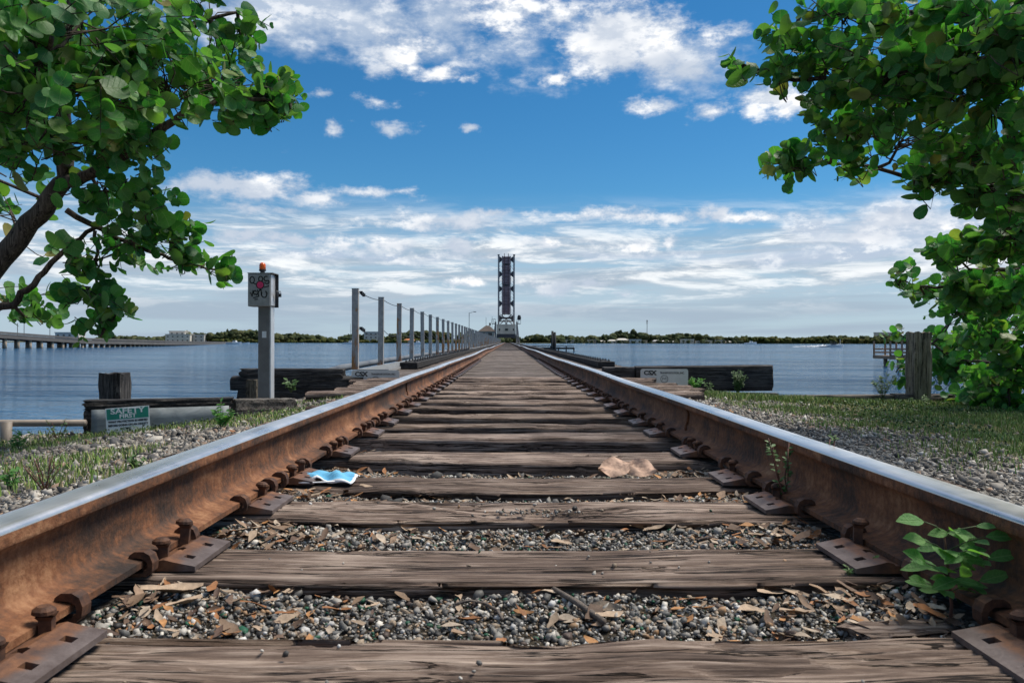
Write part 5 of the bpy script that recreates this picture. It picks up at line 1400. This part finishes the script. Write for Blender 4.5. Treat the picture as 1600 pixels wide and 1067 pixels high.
cr_ = [(1700, 50, 4.5, 100, 80, .5, 24, LT), (1790, 190, 5.0, 110, 90, .5, 26, (1, 0, .2)), (1690, 290, 5.0, 80, 80, .5, 22, LT), (1730, 450, 6.0, 90, 80, .4, 22, LT), (1720, 580, 6.4, 100, 60, .4, 22, LT), (1850, 380, 5.8, 90, 100, .4, 22, (1, 0, .2)), (1760, -80, 4.6, 150, 80, .5, 26, (.2, 0, 1)),
       (1310, 22, 4.4, 70, 38, .35, 16, LT), (1420, 35, 4.1, 90, 50, .4, 20, LT), (1530, 50, 3.8, 90, 60, .4, 30, LT), (1610, 90, 3.7, 50, 90, .4, 22, LT),
       (1225, 62, 4.6, 42, 22, .2, 6, LT), (1168, 103, 4.65, 30, 12, .12, 3, LT), (1215, 115, 4.6, 50, 15, .2, 5, LT), (1290, 95, 4.5, 70, 32, .3, 16, LT), (1300, 145, 4.5, 50, 22, .3, 8, LT),
       (1390, 115, 4.2, 90, 50, .4, 22, LT), (1500, 140, 4.0, 90, 60, .4, 30, LT), (1590, 200, 3.9, 60, 70, .4, 22, LT),
       (1215, 245, 4.8, 28, 16, .15, 3, LT), (1240, 262, 4.75, 45, 20, .2, 7, LT), (1300, 225, 4.6, 50, 32, .3, 11, LT), (1340, 185, 4.5, 60, 35, .3, 10, LT), (1330, 270, 4.7, 40, 14, .2, 4, LT),
       (1410, 215, 4.4, 80, 45, .4, 17, LT), (1500, 235, 4.4, 80, 50, .4, 26, LT), (1430, 278, 4.7, 60, 18, .3, 7, LT), (1530, 295, 4.6, 70, 25, .3, 12, LT), (1590, 310, 4.4, 50, 40, .3, 12, LT),
       (1575, 370, 5.2, 45, 40, .3, 28, LT), (1530, 385, 5.4, 35, 35, .3, 18, LT), (1490, 395, 5.7, 30, 20, .2, 11, LT), (1408, 432, 6.2, 18, 10, .15, 3, LT), (1450, 450, 6.4, 40, 16, .2, 7, LT), (1520, 445, 6.0, 50, 30, .3, 30, LT),
       (1580, 450, 5.8, 40, 40, .3, 28, LT), (1495, 485, 7.6, 35, 20, .25, 15, LT), (1550, 520, 6.4, 60, 40, .35, 37, LT), (1600, 560, 6.3, 40, 50, .3, 28, LT), (1480, 540, 7.9, 35, 30, .25, 18, LT), (1405, 520, 7.8, 16, 12, .15, 2, LT),
       (1500, 580, 7.6, 45, 30, .3, 28, LT), (1560, 600, 6.7, 55, 30, .3, 37, LT), (1400, 580, 7.75, 20, 22, .15, 4, (-1, 0, .3)), (1520, 622, 7.0, 40, 16, .3, 18, LT), (1590, 640, 6.5, 40, 22, .3, 23, LT)]
sea_grape('sea_grape_tree', rroot, limbsR, cr_, 'large round-leaved sea grape tree hanging in from the right down to the bank', 52, .090, None)

# grass, ground cover
def blades(name, x, y, L, label, mat='blade', lean=.5):
    n = len(x); z = zg(x, y) - .004
    a = rng.uniform(0, 2 * PI, n); w_ = rng.uniform(.002, .0042, n) * (L / .05) ** .4
    le = rng.uniform(.1, 1, n) * lean
    d = np.stack([np.cos(a), np.sin(a)], 1); pd_ = np.stack([-d[:, 1], d[:, 0]], 1)
    b = np.stack([x, y, z], 1); V = np.zeros((n, 5, 3))
    for i, (f, ww) in enumerate(((0, 1), (.55, .8))):
        c = b.copy(); c[:, :2] += d * (le * L * f ** 1.6)[:, None]; c[:, 2] += L * f
        for j, s_ in enumerate((-1, 1)):
            V[:, i * 2 + j] = c; V[:, i * 2 + j, :2] += pd_ * (w_ * ww * s_)[:, None]
    c = b.copy(); c[:, :2] += d * (le * L)[:, None]; c[:, 2] += L * (1 - .35 * le); V[:, 4] = c
    tri = np.array([(0, 1, 3), (0, 3, 2), (2, 3, 4)])
    Fc = tri[None] + (np.arange(n) * 5)[:, None, None]
    return tag(link(name, npmesh(name, V.reshape(-1, 3), Fc.reshape(-1, 3), mat)), label, 'grass', None, 'stuff')
x, y = scatter(260000, 1.5, 6.5, 2.8, 8.9)
dn = np.clip((x - 1.6) / .9, 0, 1) * np.clip((y - 3.2 + .9 * (vnoise(x * 2, y * 2, 8) - .5)) / .9, 0, 1) * np.clip(vnoise(x * 2.3, y * 3.4, 12) * 2.6 - .65, .10, 1)
dn = np.maximum(dn, .75 * (np.abs(y - 7.3 - .9 * (x < 2.4)) < .45) * (x > 1.7))
ok = (rng.uniform(size=len(x)) < dn) & (y < yedge(x) - .03); x, y = x[ok], y[ok]
blades('grass', x, y, rng.uniform(.018, .050, len(x)) * (1 + .5 * (y > 6.9)), 'low patchy grass covering the right bank in front of the water')
x, y = scatter(60000, -3.6, -1.2, 2.6, 7.2)
dn = np.clip(1 - np.abs(y - 5.35 - .30 * (x + 2.8)) / .33, 0, 1) * np.clip(vnoise(x * 3, y * 3, 9) * 2 - .2, 0, 1)
dn = np.maximum(dn, .45 * np.clip(vnoise(x * 2.1, y * 2.1, 19) * 4 - 2.4, 0, 1))
ok = (rng.uniform(size=len(x)) < dn) & (y < yedge(x) - .03); x, y = x[ok], y[ok]
blades('grass', x, y, rng.uniform(.02, .055, len(x)), 'low green grass along the foot of the sheet metal bulkhead')
def cover(x, y, label):
    n = len(x); v = np.array([(0, -.5, 0), (.45, .05, .1), (0, .6, 0), (-.45, .05, .1)]); f_ = np.array([(0, 1, 2), (0, 2, 3)])
    s_ = rng.uniform(.008, .02, n); R_ = rotmats(n, rng, .5)
    V = np.einsum('nij,kj->nki', R_, v) * s_[:, None, None] + np.stack([x, y, zg(x, y) + rng.uniform(.004, .05, n)], 1)[:, None]
    Fc = f_[None] + (np.arange(n) * 4)[:, None, None]
    tag(link('ground_cover', npmesh('ground_cover', V.reshape(-1, 3), Fc.reshape(-1, 3), 'cover_leaf')), label, 'ground cover', None, 'stuff')
x, y = scatter(50000, 1.6, 6.5, 3.2, 8.9); dn = np.clip((x - 1.9) / 1.2, 0, 1) * np.clip((y - 3.6) / 1.5, 0, 1) * np.clip(vnoise(x * 2.3, y * 3, 15) * 2.4 - .7, 0, 1)
ok = (rng.uniform(size=len(x)) < dn) & (y < yedge(x) - .03); cover(x[ok], y[ok], 'small-leaved creeping weeds in the right bank grass')
x, y = scatter(16000, -3.6, -1.4, 4.0, 6.9); dn = np.clip(1 - np.abs(y - 5.38 - .30 * (x + 2.8)) / .28, 0, 1) * np.clip(vnoise(x * 3, y * 4, 16) * 2.2 - .4, 0, 1)
ok = (rng.uniform(size=len(x)) < dn) & (y < yedge(x) - .03); cover(x[ok], y[ok], 'small-leaved creeping weeds along the left bulkhead')

def lance(n=5):
    vs = []; uv = []; fs = []
    for i in range(n + 1):
        f = i / n; w_ = .245 * math.sin(PI * min(1, f * .95 + .04)) ** 1.0
        for c in (-1, 0, 1): vs.append((c * w_, f, -.10 * f * f + .10 * abs(c) * w_ * 3)); uv.append((c * w_ + .5, f))
    for i in range(n):
        for c in (0, 1): a = i * 3 + c; fs.append((a, a + 1, a + 4, a + 3))
    return np.array(vs), np.array(fs), np.array(uv)
LN = lance(); LNM = npmesh('leaf', LN[0], LN[1], 'weed_leaf', LN[2], True)
CVM = npmesh('leaf', LN[0], LN[1], 'cover_leaf', LN[2], True)
def place_leaf(parent, me, p, tip, nrm, s_):
    fr = frame(np.array(tip, float), np.array(nrm, float)) * s_
    o = link('leaf', me, parent); o.matrix_local = Matrix([list(fr[r]) + [p[r]] for r in range(3)] + [[0, 0, 0, 1]]); return o
# the bright compound-leaved plant by the right rail
wp = thing('weed_plant', (.668, 1.26, -.03), 'bright green leafy seedling growing against the near right rail', 'plant')
st_ = [Vector((0, 0, 0)), Vector((.004, 0, .04)), Vector((-.002, .0, .085)), Vector((-.006, -.002, .125)), Vector((-.012, -.004, .158))]
MB().tube(st_, [.0030, .0026, .0022, .0018, .0012], 7).build('stem', 'stem_red', wp, None, True)
rw = random.Random(3)
for (z, ang, L, nl, sz) in ((.055, 170, .052, 5, .036), (.058, 5, .05, 5, .036), (.085, 200, .060, 5, .040), (.090, -15, .062, 5, .041), (.120, 165, .055, 5, .038), (.125, 15, .060, 5, .040), (.152, 100, .018, 3, .030), (.150, 190, .055, 1, .055), (.148, -30, .045, 3, .036), (.07, 265, .05, 5, .036), (.11, 280, .05, 5, .038)):
    a = math.radians(ang); d = Vector((math.cos(a), -abs(math.sin(a)) * .6 - .25, .55)).normalized()
    b0 = Vector((-.004 * z / .15, 0, z)); e = b0 + d * L
    MB().tube([b0, b0 + d * L * .5 + Vector((0, 0, .004)), e], [.0012, .001, .0008], 5).build('leaf_stalk', 'stem_green', wp, None, True)
    side = d.cross(Vector((0, 0, 1))).normalized()
    for i in range(nl):
        f = .35 + .65 * (i // 2 + (0 if i < nl - 1 else 0)) / max(1, (nl - 1) // 2) if nl > 1 else 1
        f = min(f, 1); s_ = 1 if i % 2 else -1
        tip = d if i == nl - 1 else (side * s_ * .9 + d * .45)
        nrm = Vector((rw.uniform(-.2, .2), -.75, .75)) + Vector((rw.uniform(-.25, .25), rw.uniform(-.25, .25), 0))
        place_leaf(wp, LNM, b0 + d * L * f, tip + Vector((0, 0, rw.uniform(-.45, .15))), nrm, sz * rw.uniform(.8, 1.35))
def weed(px, py, h, ns, nl, ls, label, me, stem, spread=.5, Y=None, name='weed_plant'):
    p = groundpt(px, py) if Y is None else at(px, py, Y)
    t_ = thing(name, p, label, 'plant')
    for s_ in range(ns):
        a = random.uniform(0, 2 * PI); sp_ = random.uniform(.2, 1) * spread; hh = h * random.uniform(.6, 1.05)
        d = Vector((math.cos(a) * sp_, math.sin(a) * sp_ * .6, 1)).normalized()
        pts = [d * hh * f + Vector((random.uniform(-1, 1), random.uniform(-1, 1), 0)) * .03 * hh * (f > 0) for f in (0, .25, .5, .75, 1)]
        MB().tube(pts, [.0016 + .006 * h * .5 * (1 - i / 5) for i in range(5)], 5).build('stem', stem, t_, None, True)
        for i in range(nl):
            f = random.uniform(.25, 1.0); q0 = d * hh * f
            th = random.uniform(0, 2 * PI); tip = Vector((math.cos(th), math.sin(th) * .8 - .2, random.uniform(-.1, .8)))
            place_leaf(t_, me, q0, tip, Vector((random.uniform(-.5, .5), -.5, .7)), ls * random.uniform(.6, 1.2))
    return t_
weed(1228, 800, .20, 4, 20, .016, 'thin red-stemmed weed beside the second tie plate at right', CVM, 'stem_red', .35)
weed(1284, 812, .215, 4, 22, .015, 'spindly weed rising in front of the right rail', CVM, 'stem_red', .4)
weed(1255, 800, .05, 4, 8, .016, 'low green tuft between the two thin weeds at the right rail', CVM, 'stem_green', .8)
weed(1365, 905, .045, 3, 7, .011, 'tiny sprout by the near right tie plate', CVM, 'stem_green', .5)
weed(1330, 915, .04, 3, 7, .010, 'tiny sprout at the edge of the near right leaf litter', CVM, 'stem_green', .5)
weed(1500, 940, .03, 5, 7, .014, 'dark green sprout at the foot of the bright seedling', CVM, 'stem_green', .9)
weed(455, 614, .15, 14, 3, .05, 'yellowish grass tuft right of the lamp pole', CVM, 'stem_green', .7, 7.3)
weed(345, 670, .17, 7, 12, .04, 'green weed at the right end of the sheet metal', LNM, 'stem_green', .8)
weed(90, 690, .16, 7, 14, .018, 'thin dark weed at the left end of the bulkhead', CVM, 'stem_red', 1.0)
weed(30, 705, .14, 6, 12, .03, 'green weed beside the short pipe post', LNM, 'stem_green', .9)
weed(1152, 616, .28, 20, 26, .030, 'pale dusty bush in front of the black beam', CVM, 'stem_green', .55, 9.2)
weed(1085, 612, .2, 7, 10, .055, 'broad-leaved green weed right of the company sign', LNM, 'stem_green', .8, 9.2)
weed(1110, 614, .16, 6, 10, .03, 'thin weed between the bush and the company sign', CVM, 'stem_green', .7, 9.1)
weed(226, 684, .05, 8, 8, .022, 'low creeping weed covering the corner of the safety sign', CVM, 'stem_green', 1.0, 5.42)
weed(1380, 620, .22, 9, 16, .03, 'low leafy weed at the bank edge left of the tall post', CVM, 'stem_green', .8, 7.2)
weed(1440, 640, .16, 9, 16, .03, 'tangled weed below the tall post', CVM, 'stem_green', 1.2, 7.05)
weed(70, 770, .13, 10, 5, .010, 'reddish dry stems on the left gravel near the rail', CVM, 'stem_red', 1.2)
weed(15, 770, .10, 5, 8, .025, 'small green weed at the left edge of the gravel', LNM, 'stem_green', .8)
weed(215, 735, .05, 7, 9, .02, 'small green tuft on the left gravel', CVM, 'stem_green', 1.2)
